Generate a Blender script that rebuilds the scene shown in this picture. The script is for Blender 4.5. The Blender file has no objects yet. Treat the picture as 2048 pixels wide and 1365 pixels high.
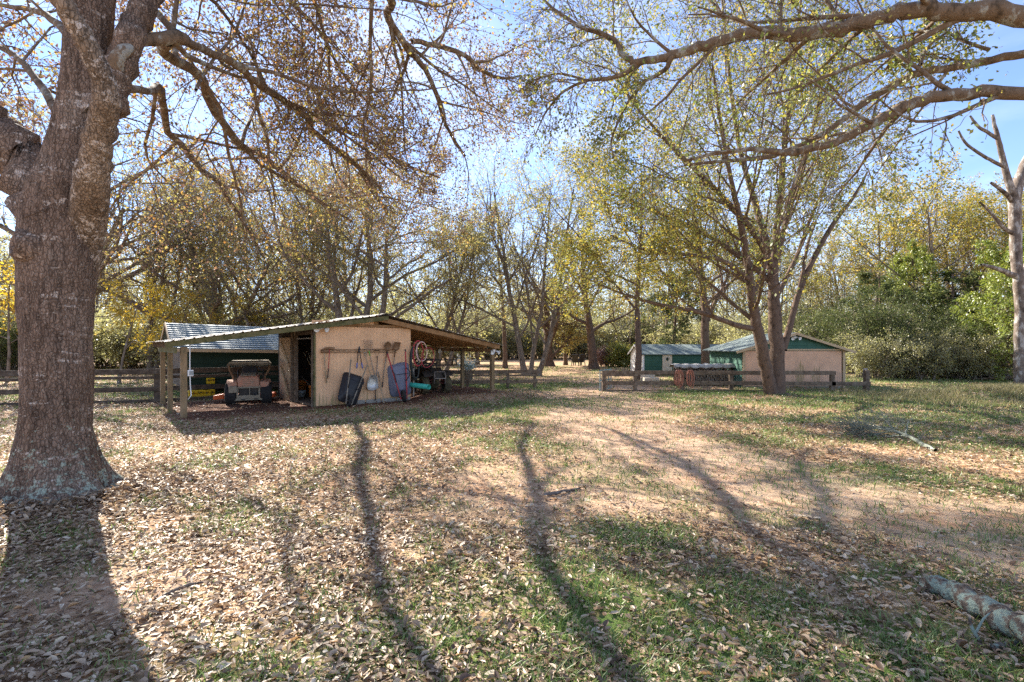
import bpy, math, random
import numpy as np
from mathutils import Vector, Matrix

S = bpy.context.scene
C = S.collection
R = math.radians

# ---------------------------------------------------------------- camera, sky, sun, exposure
CAMZ, FPX, YH = 1.75, 1024.0, 690.0
cd = bpy.data.cameras.new('camera'); cam = bpy.data.objects.new('camera', cd); C.objects.link(cam)
cd.lens = 18; cd.sensor_width = 36; cd.clip_end = 2000; cd.clip_start = 0.05
cd.shift_y = 7.5 / 2048
cam.location = (0, 0, CAMZ); cam.rotation_euler = (R(90), 0, 0)
S.camera = cam

SUN_EL = R(33)
SUN_H = Vector((-0.66, 0.75, 0)).normalized()            # the sun stands back left
sun_dir = Vector((SUN_H.x * math.cos(SUN_EL), SUN_H.y * math.cos(SUN_EL), math.sin(SUN_EL)))
ld = bpy.data.lights.new('sun', 'SUN'); ld.energy = 5.0; ld.angle = R(0.55); ld.color = (1.0, 0.93, 0.82)
sun = bpy.data.objects.new('sun', ld); C.objects.link(sun)
sun.rotation_euler = sun_dir.to_track_quat('Z', 'Y').to_euler(); sun.location = (-20, 25, 30)

W = bpy.data.worlds.new('World'); S.world = W; W.use_nodes = True
nt = W.node_tree; nt.nodes.clear()
wo = nt.nodes.new('ShaderNodeOutputWorld'); wb = nt.nodes.new('ShaderNodeBackground')
sky = nt.nodes.new('ShaderNodeTexSky'); sky.sky_type = 'NISHITA'; sky.sun_disc = False
sky.sun_elevation = SUN_EL; sky.sun_rotation = math.atan2(SUN_H.x, SUN_H.y)
sky.air_density = 1.0; sky.dust_density = 0.0; sky.ozone_density = 2.0; sky.altitude = 50
tc = nt.nodes.new('ShaderNodeTexCoord'); mp = nt.nodes.new('ShaderNodeMapping')
mp.inputs['Scale'].default_value = (1.0, 1.0, 2.6); mp.inputs['Rotation'].default_value = (0.3, 0.2, 0.5)
nz = nt.nodes.new('ShaderNodeTexNoise'); nz.inputs['Scale'].default_value = 2.3; nz.inputs['Detail'].default_value = 7
nz.inputs['Roughness'].default_value = 0.55
rp = nt.nodes.new('ShaderNodeValToRGB'); rp.color_ramp.elements[0].position = 0.38; rp.color_ramp.elements[1].position = 0.74
rp.color_ramp.elements[0].color = (0, 0, 0, 1); rp.color_ramp.elements[1].color = (.5, .5, .5, 1)
mx = nt.nodes.new('ShaderNodeMix'); mx.data_type = 'RGBA'
mx.inputs[7].default_value = (5.2, 5.6, 6.2, 1)           # thin high cloud
nt.links.new(tc.outputs['Generated'], mp.inputs['Vector']); nt.links.new(mp.outputs[0], nz.inputs['Vector'])
nt.links.new(nz.outputs['Fac'], rp.inputs[0]); nt.links.new(rp.outputs[0], mx.inputs[0])
tn = nt.nodes.new('ShaderNodeMix'); tn.data_type = 'RGBA'; tn.blend_type = 'MULTIPLY'; tn.inputs[0].default_value = 1; tn.inputs[7].default_value = (.88, .89, 1.08, 1)
nt.links.new(sky.outputs[0], tn.inputs[6]); nt.links.new(tn.outputs[2], mx.inputs[6]); nt.links.new(mx.outputs[2], wb.inputs[0]); nt.links.new(wb.outputs[0], wo.inputs[0])
wb.inputs[1].default_value = 0.076

S.view_settings.view_transform = 'Standard'; S.view_settings.look = 'None'
S.view_settings.exposure = 2.0; S.view_settings.gamma = 1
try:
    S.cycles.max_bounces = 9; S.cycles.diffuse_bounces = 6; S.cycles.use_adaptive_sampling = False; S.cycles.glossy_bounces = 2
    S.cycles.transmission_bounces = 6; S.cycles.use_denoising = False; S.cycles.denoiser = 'OPENIMAGEDENOISE'
    S.cycles.sample_clamp_indirect = 8
except Exception:
    pass

# ---------------------------------------------------------------- helpers
rnd = random.Random(7)
rng = np.random.default_rng(11)

def P(px, py, Y):                                        # a photo pixel at depth Y as a point of the place
    return Vector(((px - 1024) / FPX * Y, Y, CAMZ - (py - YH) / FPX * Y))

def lerp(a, b, t): return a + (b - a) * t

def hash2(ix, iy, seed):
    h = (ix.astype(np.int64) * 374761393 + iy.astype(np.int64) * 668265263 + seed * 974711) & 0x7fffffff
    h = ((h ^ (h >> 13)) * 1274126177) & 0x7fffffff
    return ((h ^ (h >> 16)) & 0xffff) / 65535.0

def vnoise(x, y, seed=0):
    x = np.asarray(x, float); y = np.asarray(y, float)
    ix = np.floor(x); iy = np.floor(y); fx = x - ix; fy = y - iy
    fx = fx * fx * (3 - 2 * fx); fy = fy * fy * (3 - 2 * fy)
    a = hash2(ix, iy, seed); b = hash2(ix + 1, iy, seed); c = hash2(ix, iy + 1, seed); d = hash2(ix + 1, iy + 1, seed)
    return (a * (1 - fx) + b * fx) * (1 - fy) + (c * (1 - fx) + d * fx) * fy

def fbm(x, y, seed=0, o=4):
    s = 0; a = .5; t = 0
    for k in range(o):
        s = s + a * vnoise(x * 2 ** k, y * 2 ** k, seed + k * 17); t += a; a *= .5
    return s / t

def sstep(a, b, x):
    t = np.clip((np.asarray(x, float) - a) / (b - a), 0, 1); return t * t * (3 - 2 * t)

# ---- materials
def ramp(n, stops):
    r = n.new('ShaderNodeValToRGB'); el = r.color_ramp.elements
    while len(el) > len(stops): el.remove(el[-1])
    while len(el) < len(stops): el.new(.5)
    for e, (p, c) in zip(el, stops): e.position = p; e.color = (*c, 1)
    return r

def newmat(name):
    m = bpy.data.materials.new(name); m.use_nodes = True
    n = m.node_tree.nodes; n.clear()
    o = n.new('ShaderNodeOutputMaterial')
    return m, n, m.node_tree.links, o

def mat(name, stops, scale=6, stretch=(1, 1, 1), rough=.8, bump=0, bscale=None, metal=0, detail=6, spec=.3):
    m, n, l, o = newmat(name)
    p = n.new('ShaderNodeBsdfPrincipled'); p.inputs['Roughness'].default_value = rough; p.inputs['Metallic'].default_value = metal
    p.inputs['Specular IOR Level'].default_value = spec
    t = n.new('ShaderNodeTexCoord'); g = n.new('ShaderNodeMapping'); g.inputs['Scale'].default_value = stretch
    z = n.new('ShaderNodeTexNoise'); z.inputs['Scale'].default_value = scale; z.inputs['Detail'].default_value = detail
    z.inputs['Roughness'].default_value = .65
    if not isinstance(stops[0], tuple) or len(stops[0]) == 3: stops = [(.3 + .4 * i / max(1, len(stops) - 1), c) for i, c in enumerate(stops)]
    r = ramp(n, stops)
    l.new(t.outputs['Object'], g.inputs[0]); l.new(g.outputs[0], z.inputs['Vector']); l.new(z.outputs['Fac'], r.inputs[0])
    l.new(r.outputs[0], p.inputs['Base Color'])
    if bump:
        z2 = n.new('ShaderNodeTexNoise'); z2.inputs['Scale'].default_value = bscale or scale * 3; z2.inputs['Detail'].default_value = 5
        l.new(g.outputs[0], z2.inputs['Vector'])
        b = n.new('ShaderNodeBump'); b.inputs['Strength'].default_value = bump; b.inputs['Distance'].default_value = .02
        l.new(z2.outputs['Fac'], b.inputs['Height']); l.new(b.outputs[0], p.inputs['Normal'])
    l.new(p.outputs[0], o.inputs[0])
    return m

def leafmat(name, stops, trans=.5, gloss=.06):
    m, n, l, o = newmat(name)
    a = n.new('ShaderNodeAttribute'); a.attribute_name = 'tint'
    r = ramp(n, stops); l.new(a.outputs['Fac'], r.inputs[0])
    d = n.new('ShaderNodeBsdfDiffuse'); t = n.new('ShaderNodeBsdfTranslucent'); x = n.new('ShaderNodeMixShader'); x.inputs[0].default_value = trans
    l.new(r.outputs[0], d.inputs[0]); l.new(r.outputs[0], t.inputs[0]); l.new(d.outputs[0], x.inputs[1]); l.new(t.outputs[0], x.inputs[2])
    g = n.new('ShaderNodeBsdfGlossy'); g.inputs['Roughness'].default_value = .45
    y = n.new('ShaderNodeMixShader'); y.inputs[0].default_value = gloss
    l.new(x.outputs[0], y.inputs[1]); l.new(g.outputs[0], y.inputs[2]); l.new(y.outputs[0], o.inputs[0])
    return m

def oakbark(name='oak_bark', cols=((.15, .10, .072), (.245, .17, .125), (.32, .245, .19)), row0=.57, root=True):
    m, n, l, o = newmat(name)
    p = n.new('ShaderNodeBsdfPrincipled'); p.inputs['Roughness'].default_value = .9; p.inputs['Specular IOR Level'].default_value = .15
    t = n.new('ShaderNodeTexCoord')
    def noise(scale, stretch, detail=6, rough=.6):
        g = n.new('ShaderNodeMapping'); g.inputs['Scale'].default_value = stretch; l.new(t.outputs['Object'], g.inputs[0])
        z = n.new('ShaderNodeTexNoise'); z.inputs['Scale'].default_value = scale; z.inputs['Detail'].default_value = detail; z.inputs['Roughness'].default_value = rough
        l.new(g.outputs[0], z.inputs['Vector']); return z
    def mixc(fac, a, b):
        x = n.new('ShaderNodeMix'); x.data_type = 'RGBA'; l.new(fac, x.inputs[0])
        for k, v in ((6, a), (7, b)):
            if isinstance(v, tuple): x.inputs[k].default_value = (*v, 1)
            else: l.new(v, x.inputs[k])
        return x.outputs[2]
    def math_(op, a, b):
        x = n.new('ShaderNodeMath'); x.operation = op; x.use_clamp = True
        for k, v in ((0, a), (1, b)):
            if isinstance(v, (int, float)): x.inputs[k].default_value = v
            else: l.new(v, x.inputs[k])
        return x.outputs[0]
    big = noise(2.2, (1, 1, .6)); r0 = ramp(n, [(.3, cols[0]), (.55, cols[1]), (.75, cols[2])]); l.new(big.outputs['Fac'], r0.inputs[0])
    rid = noise(26, (1, 1, .16), 4); r1 = ramp(n, [(.36, (.5, .5, .5)), (.58, (1, 1, 1))]); l.new(rid.outputs['Fac'], r1.inputs[0])
    mul = n.new('ShaderNodeMix'); mul.data_type = 'RGBA'; mul.blend_type = 'MULTIPLY'; mul.inputs[0].default_value = 1
    l.new(r0.outputs[0], mul.inputs[6]); l.new(r1.outputs[0], mul.inputs[7])
    gv = n.new('ShaderNodeMapping'); gv.inputs['Scale'].default_value = (1, 1, .42); l.new(t.outputs['Object'], gv.inputs[0])
    wz = noise(9, (1, 1, 1), 3); wm = n.new('ShaderNodeVectorMath'); wm.operation = 'SCALE'; wm.inputs['Scale'].default_value = .07; l.new(wz.outputs['Color'], wm.inputs[0])
    wa = n.new('ShaderNodeVectorMath'); wa.operation = 'ADD'; l.new(gv.outputs[0], wa.inputs[0]); l.new(wm.outputs[0], wa.inputs[1])
    vo = n.new('ShaderNodeTexVoronoi'); vo.feature = 'DISTANCE_TO_EDGE'; vo.inputs['Scale'].default_value = 34; l.new(wa.outputs[0], vo.inputs['Vector'])
    rv = ramp(n, [(.0, (.58, .56, .54)), (.14, (1, 1, 1))]); l.new(vo.outputs['Distance'], rv.inputs[0])
    mu2 = n.new('ShaderNodeMix'); mu2.data_type = 'RGBA'; mu2.blend_type = 'MULTIPLY'; mu2.inputs[0].default_value = 1
    l.new(mul.outputs[2], mu2.inputs[6]); l.new(rv.outputs[0], mu2.inputs[7]); mul = mu2
    # pale crust lichen in short level rows
    row = noise(4.2, (.5, .5, 2.6), 3); rr = ramp(n, [(row0, (0, 0, 0)), (row0 + .06, (1, 1, 1))]); l.new(row.outputs['Fac'], rr.inputs[0])
    spot = noise(17, (1, 1, 1.1), 4, .7); rs = ramp(n, [(.50, (0, 0, 0)), (.55, (1, 1, 1))]); l.new(spot.outputs['Fac'], rs.inputs[0])
    crack = noise(40, (1, 1, .2), 2); rc = ramp(n, [(.42, (0, 0, 0)), (.5, (1, 1, 1))]); l.new(crack.outputs['Fac'], rc.inputs[0])
    white = math_('MULTIPLY', math_('MULTIPLY', rr.outputs[0], rs.outputs[0]), rc.outputs[0])
    c1 = mixc(white, mul.outputs[2], (.50, .43, .37))
    # fine flecks everywhere
    fl = noise(60, (1, 1, .8), 2); rf = ramp(n, [(.62, (0, 0, 0)), (.68, (.7, .7, .7))]); l.new(fl.outputs['Fac'], rf.inputs[0])
    c2 = mixc(rf.outputs[0], c1, (.38, .33, .27))
    # grey-green lichen growing on the root flare
    sp = n.new('ShaderNodeSeparateXYZ'); l.new(t.outputs['Object'], sp.inputs[0])
    mr = n.new('ShaderNodeMapRange'); mr.inputs['From Min'].default_value = 1.5; mr.inputs['From Max'].default_value = .05; mr.inputs['To Min'].default_value = -.16; mr.inputs['To Max'].default_value = .06
    l.new(sp.outputs['Z'], mr.inputs['Value'])
    li = noise(15, (1, 1, 1), 5, .7); ad = n.new('ShaderNodeMath'); ad.operation = 'ADD'; l.new(li.outputs['Fac'], ad.inputs[0]); l.new(mr.outputs[0], ad.inputs[1])
    rl = ramp(n, [(.55, (0, 0, 0)), (.61, (1, 1, 1) if root else (0, 0, 0))]); l.new(ad.outputs[0], rl.inputs[0])
    c3 = mixc(rl.outputs[0], c2, (.33, .36, .28))
    l.new(c3, p.inputs['Base Color'])
    hs = n.new('ShaderNodeMath'); hs.operation = 'MULTIPLY_ADD'; l.new(rv.outputs[0], hs.inputs[0]); hs.inputs[1].default_value = .6; l.new(rid.outputs['Fac'], hs.inputs[2])
    b = n.new('ShaderNodeBump'); b.inputs['Strength'].default_value = 1.0; b.inputs['Distance'].default_value = .03
    l.new(hs.outputs[0], b.inputs['Height']); l.new(b.outputs[0], p.inputs['Normal'])
    l.new(p.outputs[0], o.inputs[0]); return m

def lichenbark(name, dark, mid, pale, cover=.52, scale=9, st=(1, 1, .55)):
    return mat(name, [(.34, dark), (.46, mid), (cover, mid), (cover + .07, pale)], scale=scale, stretch=st, rough=.92, bump=.8, bscale=45, spec=.1)

M_ = {}
M_['oak'] = oakbark()
M_['bark'] = lichenbark('grey_bark', (.08, .06, .045), (.19, .15, .115), (.34, .31, .27), .58)
M_['barkdark'] = lichenbark('brown_bark', (.06, .042, .032), (.145, .10, .075), (.26, .22, .18), .62)
M_['barkpale'] = lichenbark('pale_bark', (.06, .045, .036), (.17, .135, .11), (.36, .33, .30), .52, 5)
M_['limb'] = lichenbark('limb_bark', (.07, .05, .032), (.17, .12, .08), (.30, .29, .25), .54, 7)
M_['palelimb'] = oakbark('pale_limb_bark', ((.14, .095, .062), (.32, .235, .165), (.42, .34, .26)), .47, False)
M_['log'] = lichenbark('log_lichen', (.05, .04, .03), (.13, .10, .08), (.21, .255, .21), .46, 17, (1, 1, 1))
M_['wood'] = mat('weathered_wood', [(.07, .05, .034), (.16, .115, .08), (.24, .19, .14)], 7, (1, 1, 1), .88, .5, 30)
M_['wooddark'] = mat('old_fence_wood', [(.035, .026, .018), (.085, .062, .045), (.14, .115, .09)], 7, (1, 1, 1), .9, .5, 30)
M_['woodwarm'] = mat('bounce_lit_lumber', [(.16, .082, .033), (.29, .155, .065), (.37, .22, .11)], 5, (1, 1, 1), .75, .3, 30)  # warm brown with the bounced sunlight of the right lean-to put into it
M_['woodpost'] = mat('treated_post', [(.12, .10, .055), (.235, .16, .085), (.3, .21, .12)], 6, (1, 1, .35), .85, .4, 30)
M_['woodmoss'] = mat('mossy_board', [(.05, .055, .02), (.13, .12, .05), (.19, .155, .09)], 6, (1, 1, 1), .9, .4, 30)
M_['ply'] = mat('plywood', [(.28, .2, .13), (.42, .31, .21)], 4, (1, 1, 2), .85, .1)
M_['handle'] = mat('ash_handle', [(.30, .22, .13), (.46, .36, .23)], 9, (1, 1, .3), .6)
M_['oldhandle'] = mat('grey_handle', [(.17, .14, .11), (.3, .26, .2)], 9, (1, 1, .3), .8)
M_['tin'] = mat('weathered_tin', [(.13, .105, .08), (.24, .21, .175), (.34, .32, .29)], 3, (1, 1, 1), .65, .1)
M_['lichentwig'] = mat('lichened_twigs', [(.10, .105, .08), (.18, .195, .155), (.25, .27, .225)], 9, (1, 1, 1), .95)
M_['steel'] = mat('worn_steel', [(.16, .13, .11), (.3, .27, .24)], 12, (1, 1, 1), .5, .1, metal=.7)
M_['alu'] = mat('dull_aluminium', [(.40, .39, .36), (.62, .61, .58)], 6, (1, 1, 1), .45, .05, metal=.7)
M_['rust'] = mat('rusty_steel', [(.10, .05, .025), (.22, .12, .06), (.3, .2, .12)], 10, (1, 1, 1), .7, .3, metal=.3)
M_['black'] = mat('black_plastic', [(.012, .012, .015), (.03, .03, .035)], 8, (1, 1, 1), .5, 0, spec=.4)
M_['rubber'] = mat('tyre_rubber', [(.014, .014, .016), (.035, .032, .03)], 14, (1, 1, 1), .85, .2)
M_['greytray'] = mat('grey_poly_tray', [(.13, .14, .19), (.19, .20, .26)], 5, (1, 1, 1), .5)
M_['red'] = mat('red_paint', [(.30, .02, .025), (.42, .04, .04)], 8, (1, 1, 1), .45)
M_['redhose'] = mat('red_hose', [(.36, .03, .04), (.5, .08, .08)], 8, (1, 1, 1), .5)
M_['palehose'] = mat('pale_hose', [(.6, .36, .3), (.72, .52, .45)], 8, (1, 1, 1), .5)
M_['blackhose'] = mat('dark_hose', [(.02, .025, .022), (.05, .055, .05)], 8, (1, 1, 1), .55)
M_['orangehose'] = mat('orange_hose', [(.36, .12, .07), (.48, .2, .13)], 8, (1, 1, 1), .5)
M_['orange'] = mat('orange_paint', [(.55, .09, .02), (.68, .14, .03)], 6, (1, 1, 1), .5)
M_['orangedust'] = mat('dusty_orange_paint', [(.36, .25, .18), (.46, .23, .15), (.54, .22, .13)], 7, (1, 1, 1), .75)
M_['dust'] = mat('dusty_beige_metal', [(.2, .16, .11), (.32, .27, .2)], 7, (1, 1, 1), .8)
M_['yellow'] = mat('yellow_plastic', [(.62, .36, .01), (.75, .48, .02)], 6, (1, 1, 1), .5)
M_['bucket'] = mat('orange_bucket', [(.55, .16, .03), (.66, .24, .05)], 6, (1, 1, 1), .5)
M_['greybucket'] = mat('grey_bucket', [(.2, .22, .22), (.3, .32, .32)], 6, (1, 1, 1), .5)
M_['teal'] = mat('sea_green_pipe', [(.03, .32, .25), (.05, .4, .31)], 6, (1, 1, 1), .4)
M_['white'] = mat('white_plastic', [(.68, .68, .66), (.8, .8, .78)], 6, (1, 1, 1), .45)
M_['blue'] = mat('blue_grip', [(.06, .12, .42), (.1, .18, .5)], 6, (1, 1, 1), .5)
M_['lime'] = mat('green_grip', [(.12, .35, .05), (.18, .45, .08)], 6, (1, 1, 1), .5)
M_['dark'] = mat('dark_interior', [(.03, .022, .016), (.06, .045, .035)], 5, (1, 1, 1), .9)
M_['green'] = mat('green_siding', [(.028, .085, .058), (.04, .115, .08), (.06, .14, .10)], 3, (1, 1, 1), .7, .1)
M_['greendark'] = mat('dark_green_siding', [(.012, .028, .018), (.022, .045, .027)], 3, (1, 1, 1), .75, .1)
M_['trim'] = mat('tan_trim', [(.42, .3, .17), (.52, .39, .24)], 5, (1, 1, 1), .7)
M_['cream'] = mat('cream_door', [(.55, .47, .36), (.66, .58, .46)], 4, (1, 1, 1), .6)
M_['gate'] = mat('grey_gate_pipe', [(.2, .23, .28), (.32, .36, .42)], 6, (1, 1, 1), .5, metal=.5)
M_['wire'] = mat('fence_wire', [(.16, .16, .15), (.26, .26, .24)], 9, (1, 1, 1), .5, metal=.6)
M_['greenpost'] = mat('weathered_green_metal', [(.08, .16, .15), (.2, .3, .29), (.45, .5, .48)], 14, (1, 1, 1), .6)
M_['stone'] = mat('concrete_block', [(.22, .2, .17), (.36, .34, .3)], 7, (1, 1, 1), .9, .4)
M_['atv'] = mat('dark_muddy_plastic', [(.02, .018, .016), (.06, .045, .035)], 6, (1, 1, 1), .6)
M_['atvred'] = mat('dull_red_frame', [(.10, .025, .025), (.18, .045, .04)], 8, (1, 1, 1), .6)
M_['mud'] = mat('muddy_tyre', [(.02, .018, .014), (.075, .06, .035), (.14, .12, .06)], 9, (1, 1, 1), .9, .4)
M_['glass'] = mat('dark_glass', [(.01, .012, .012), (.02, .022, .022)], 4, (1, 1, 1), .1, spec=.5)
M_['tarp'] = mat('grey_tarp', [(.15, .14, .13), (.34, .33, .31), (.5, .5, .48)], 8, (1, 1, 1), .7, .5)
M_['endgrain'] = mat('cut_wood', [(.2, .13, .08), (.4, .29, .18)], 9, (1, 1, 1), .9)

def siding_peach(name, base, stain_c, stain, blots=()):
    m, n, l, o = newmat(name)
    p = n.new('ShaderNodeBsdfPrincipled'); p.inputs['Roughness'].default_value = .8; p.inputs['Specular IOR Level'].default_value = .2
    t = n.new('ShaderNodeTexCoord')
    z = n.new('ShaderNodeTexNoise'); z.inputs['Scale'].default_value = 2.4; z.inputs['Detail'].default_value = 8; l.new(t.outputs['Object'], z.inputs['Vector'])
    r = ramp(n, [(.3, tuple(c * .86 for c in base)), (.7, tuple(min(1, c * 1.1) for c in base))]); l.new(z.outputs['Fac'], r.inputs[0])
    g = n.new('ShaderNodeMapping'); g.inputs['Scale'].default_value = (9, 9, .8); l.new(t.outputs['Object'], g.inputs[0])
    z2 = n.new('ShaderNodeTexNoise'); z2.inputs['Scale'].default_value = 2; z2.inputs['Detail'].default_value = 5; l.new(g.outputs[0], z2.inputs['Vector'])
    sp = n.new('ShaderNodeSeparateXYZ'); l.new(t.outputs['Object'], sp.inputs[0])
    mr = n.new('ShaderNodeMapRange'); mr.inputs['From Min'].default_value = stain; mr.inputs['From Max'].default_value = 0; mr.inputs['To Min'].default_value = -.25; mr.inputs['To Max'].default_value = .12
    l.new(sp.outputs['Z'], mr.inputs['Value'])
    last = mr.outputs[0]
    for cx, cz, rx, rz, k in blots:                        # mildew patches
        v = n.new('ShaderNodeCombineXYZ'); l.new(sp.outputs['X'], v.inputs[0]); l.new(sp.outputs['Z'], v.inputs[2])
        mp_ = n.new('ShaderNodeMapping'); mp_.inputs['Scale'].default_value = (1 / rx, 1, 1 / rz); mp_.inputs['Location'].default_value = (-cx / rx, 0, -cz / rz); l.new(v.outputs[0], mp_.inputs[0])
        ln = n.new('ShaderNodeVectorMath'); ln.operation = 'LENGTH'; l.new(mp_.outputs[0], ln.inputs[0])
        m2 = n.new('ShaderNodeMapRange'); m2.inputs['From Min'].default_value = 1.1; m2.inputs['From Max'].default_value = .55; m2.inputs['To Min'].default_value = -.3; m2.inputs['To Max'].default_value = k; l.new(ln.outputs['Value'], m2.inputs['Value'])
        mm = n.new('ShaderNodeMath'); mm.operation = 'MAXIMUM'; l.new(last, mm.inputs[0]); l.new(m2.outputs[0], mm.inputs[1]); last = mm.outputs[0]
    a = n.new('ShaderNodeMath'); a.operation = 'ADD'; l.new(z2.outputs['Fac'], a.inputs[0]); l.new(last, a.inputs[1])
    rr = ramp(n, [(.5, (0, 0, 0)), (.68, (.75, .75, .75))]); l.new(a.outputs[0], rr.inputs[0])
    x = n.new('ShaderNodeMix'); x.data_type = 'RGBA'; l.new(rr.outputs[0], x.inputs[0]); l.new(r.outputs[0], x.inputs[6]); x.inputs[7].default_value = (*stain_c, 1)
    l.new(x.outputs[2], p.inputs['Base Color']); l.new(p.outputs[0], o.inputs[0]); return m
M_['peach'] = siding_peach('peach_siding', (.74, .455, .26), (.30, .25, .11), .7)
M_['peach2'] = siding_peach('peach_panel', (.66, .405, .26), (.25, .20, .08), .5, ((2.35, .55, .35, .62, .12), (3.0, .5, .28, .58, .10)))

# roof shingles: courses with random tones
def shingle():
    m, n, l, o = newmat('grey_green_shingles')
    p = n.new('ShaderNodeBsdfPrincipled'); p.inputs['Roughness'].default_value = .85
    t = n.new('ShaderNodeTexCoord'); b = n.new('ShaderNodeTexBrick'); b.inputs['Scale'].default_value = 3.2
    g = n.new('ShaderNodeMapping'); l.new(t.outputs['UV'], g.inputs[0]); l.new(g.outputs[0], b.inputs['Vector'])
    b.inputs['Color1'].default_value = (.13, .17, .16, 1); b.inputs['Color2'].default_value = (.22, .26, .25, 1); b.inputs['Mortar'].default_value = (.06, .08, .08, 1)
    b.inputs['Mortar Size'].default_value = .02; b.inputs['Brick Width'].default_value = .9; b.inputs['Row Height'].default_value = .5
    l.new(b.outputs['Color'], p.inputs['Base Color']); l.new(p.outputs[0], o.inputs[0]); return m
M_['shingle'] = shingle()
M_['ridgeroof'] = mat('blue_grey_roof', [(.17, .23, .25), (.26, .32, .34)], 4, (1, 1, 1), .55, .1)

# leaf colours (reflectance of the leaves themselves)
L_ = {}
L_['oak'] = leafmat('oak_leaves', [(0, (.09, .05, .04)), (.35, (.19, .105, .06)), (.58, (.27, .19, .06)), (.8, (.38, .34, .07)), (1, (.50, .24, .05))], .5)
L_['olive'] = leafmat('olive_leaves', [(0, (.14, .13, .06)), (.4, (.27, .25, .09)), (.7, (.40, .34, .09)), (1, (.48, .30, .07))], .6)
L_['yellow'] = leafmat('yellow_green_leaves', [(0, (.11, .13, .04)), (.4, (.22, .225, .055)), (.75, (.38, .315, .045)), (1, (.46, .29, .04))], .57, .02)
L_['gold'] = leafmat('golden_leaves', [(0, (.28, .22, .03)), (.5, (.5, .38, .03)), (1, (.6, .36, .03))], .55)
L_['green'] = leafmat('green_leaves', [(0, (.09, .12, .03)), (.5, (.21, .25, .05)), (.8, (.38, .36, .06)), (1, (.48, .38, .06))], .55)
L_['evergreen'] = leafmat('dark_evergreen_leaves', [(0, (.035, .05, .018)), (.6, (.085, .11, .035)), (1, (.20, .21, .06))], .4, .02)
L_['cedar'] = leafmat('bright_cedar_sprays', [(0, (.09, .13, .02)), (.5, (.2, .25, .03)), (1, (.33, .35, .05))], .4)
L_['brush'] = leafmat('brushy_leaves', [(0, (.16, .15, .09)), (.4, (.27, .26, .13)), (.7, (.36, .35, .13)), (1, (.48, .42, .12))], .6)
L_['pink'] = leafmat('dry_pink_leaves', [(0, (.2, .11, .09)), (1, (.34, .2, .17))], .4)
L_['litter'] = leafmat('fallen_leaf', [(0, (.12, .07, .04)), (.25, (.27, .175, .10)), (.5, (.44, .315, .20)), (.75, (.58, .46, .32)), (.92, (.68, .58, .44)), (1, (.50, .26, .09))], .2, .05)
L_['grass'] = leafmat('lawn_grass', [(0, (.09, .14, .04)), (.5, (.16, .24, .06)), (.85, (.26, .34, .09)), (1, (.48, .42, .22))], .4, .04)
L_['drygrass'] = leafmat('dry_grass', [(0, (.14, .16, .05)), (.5, (.3, .26, .12)), (1, (.46, .38, .22))], .4, .03)

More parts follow.
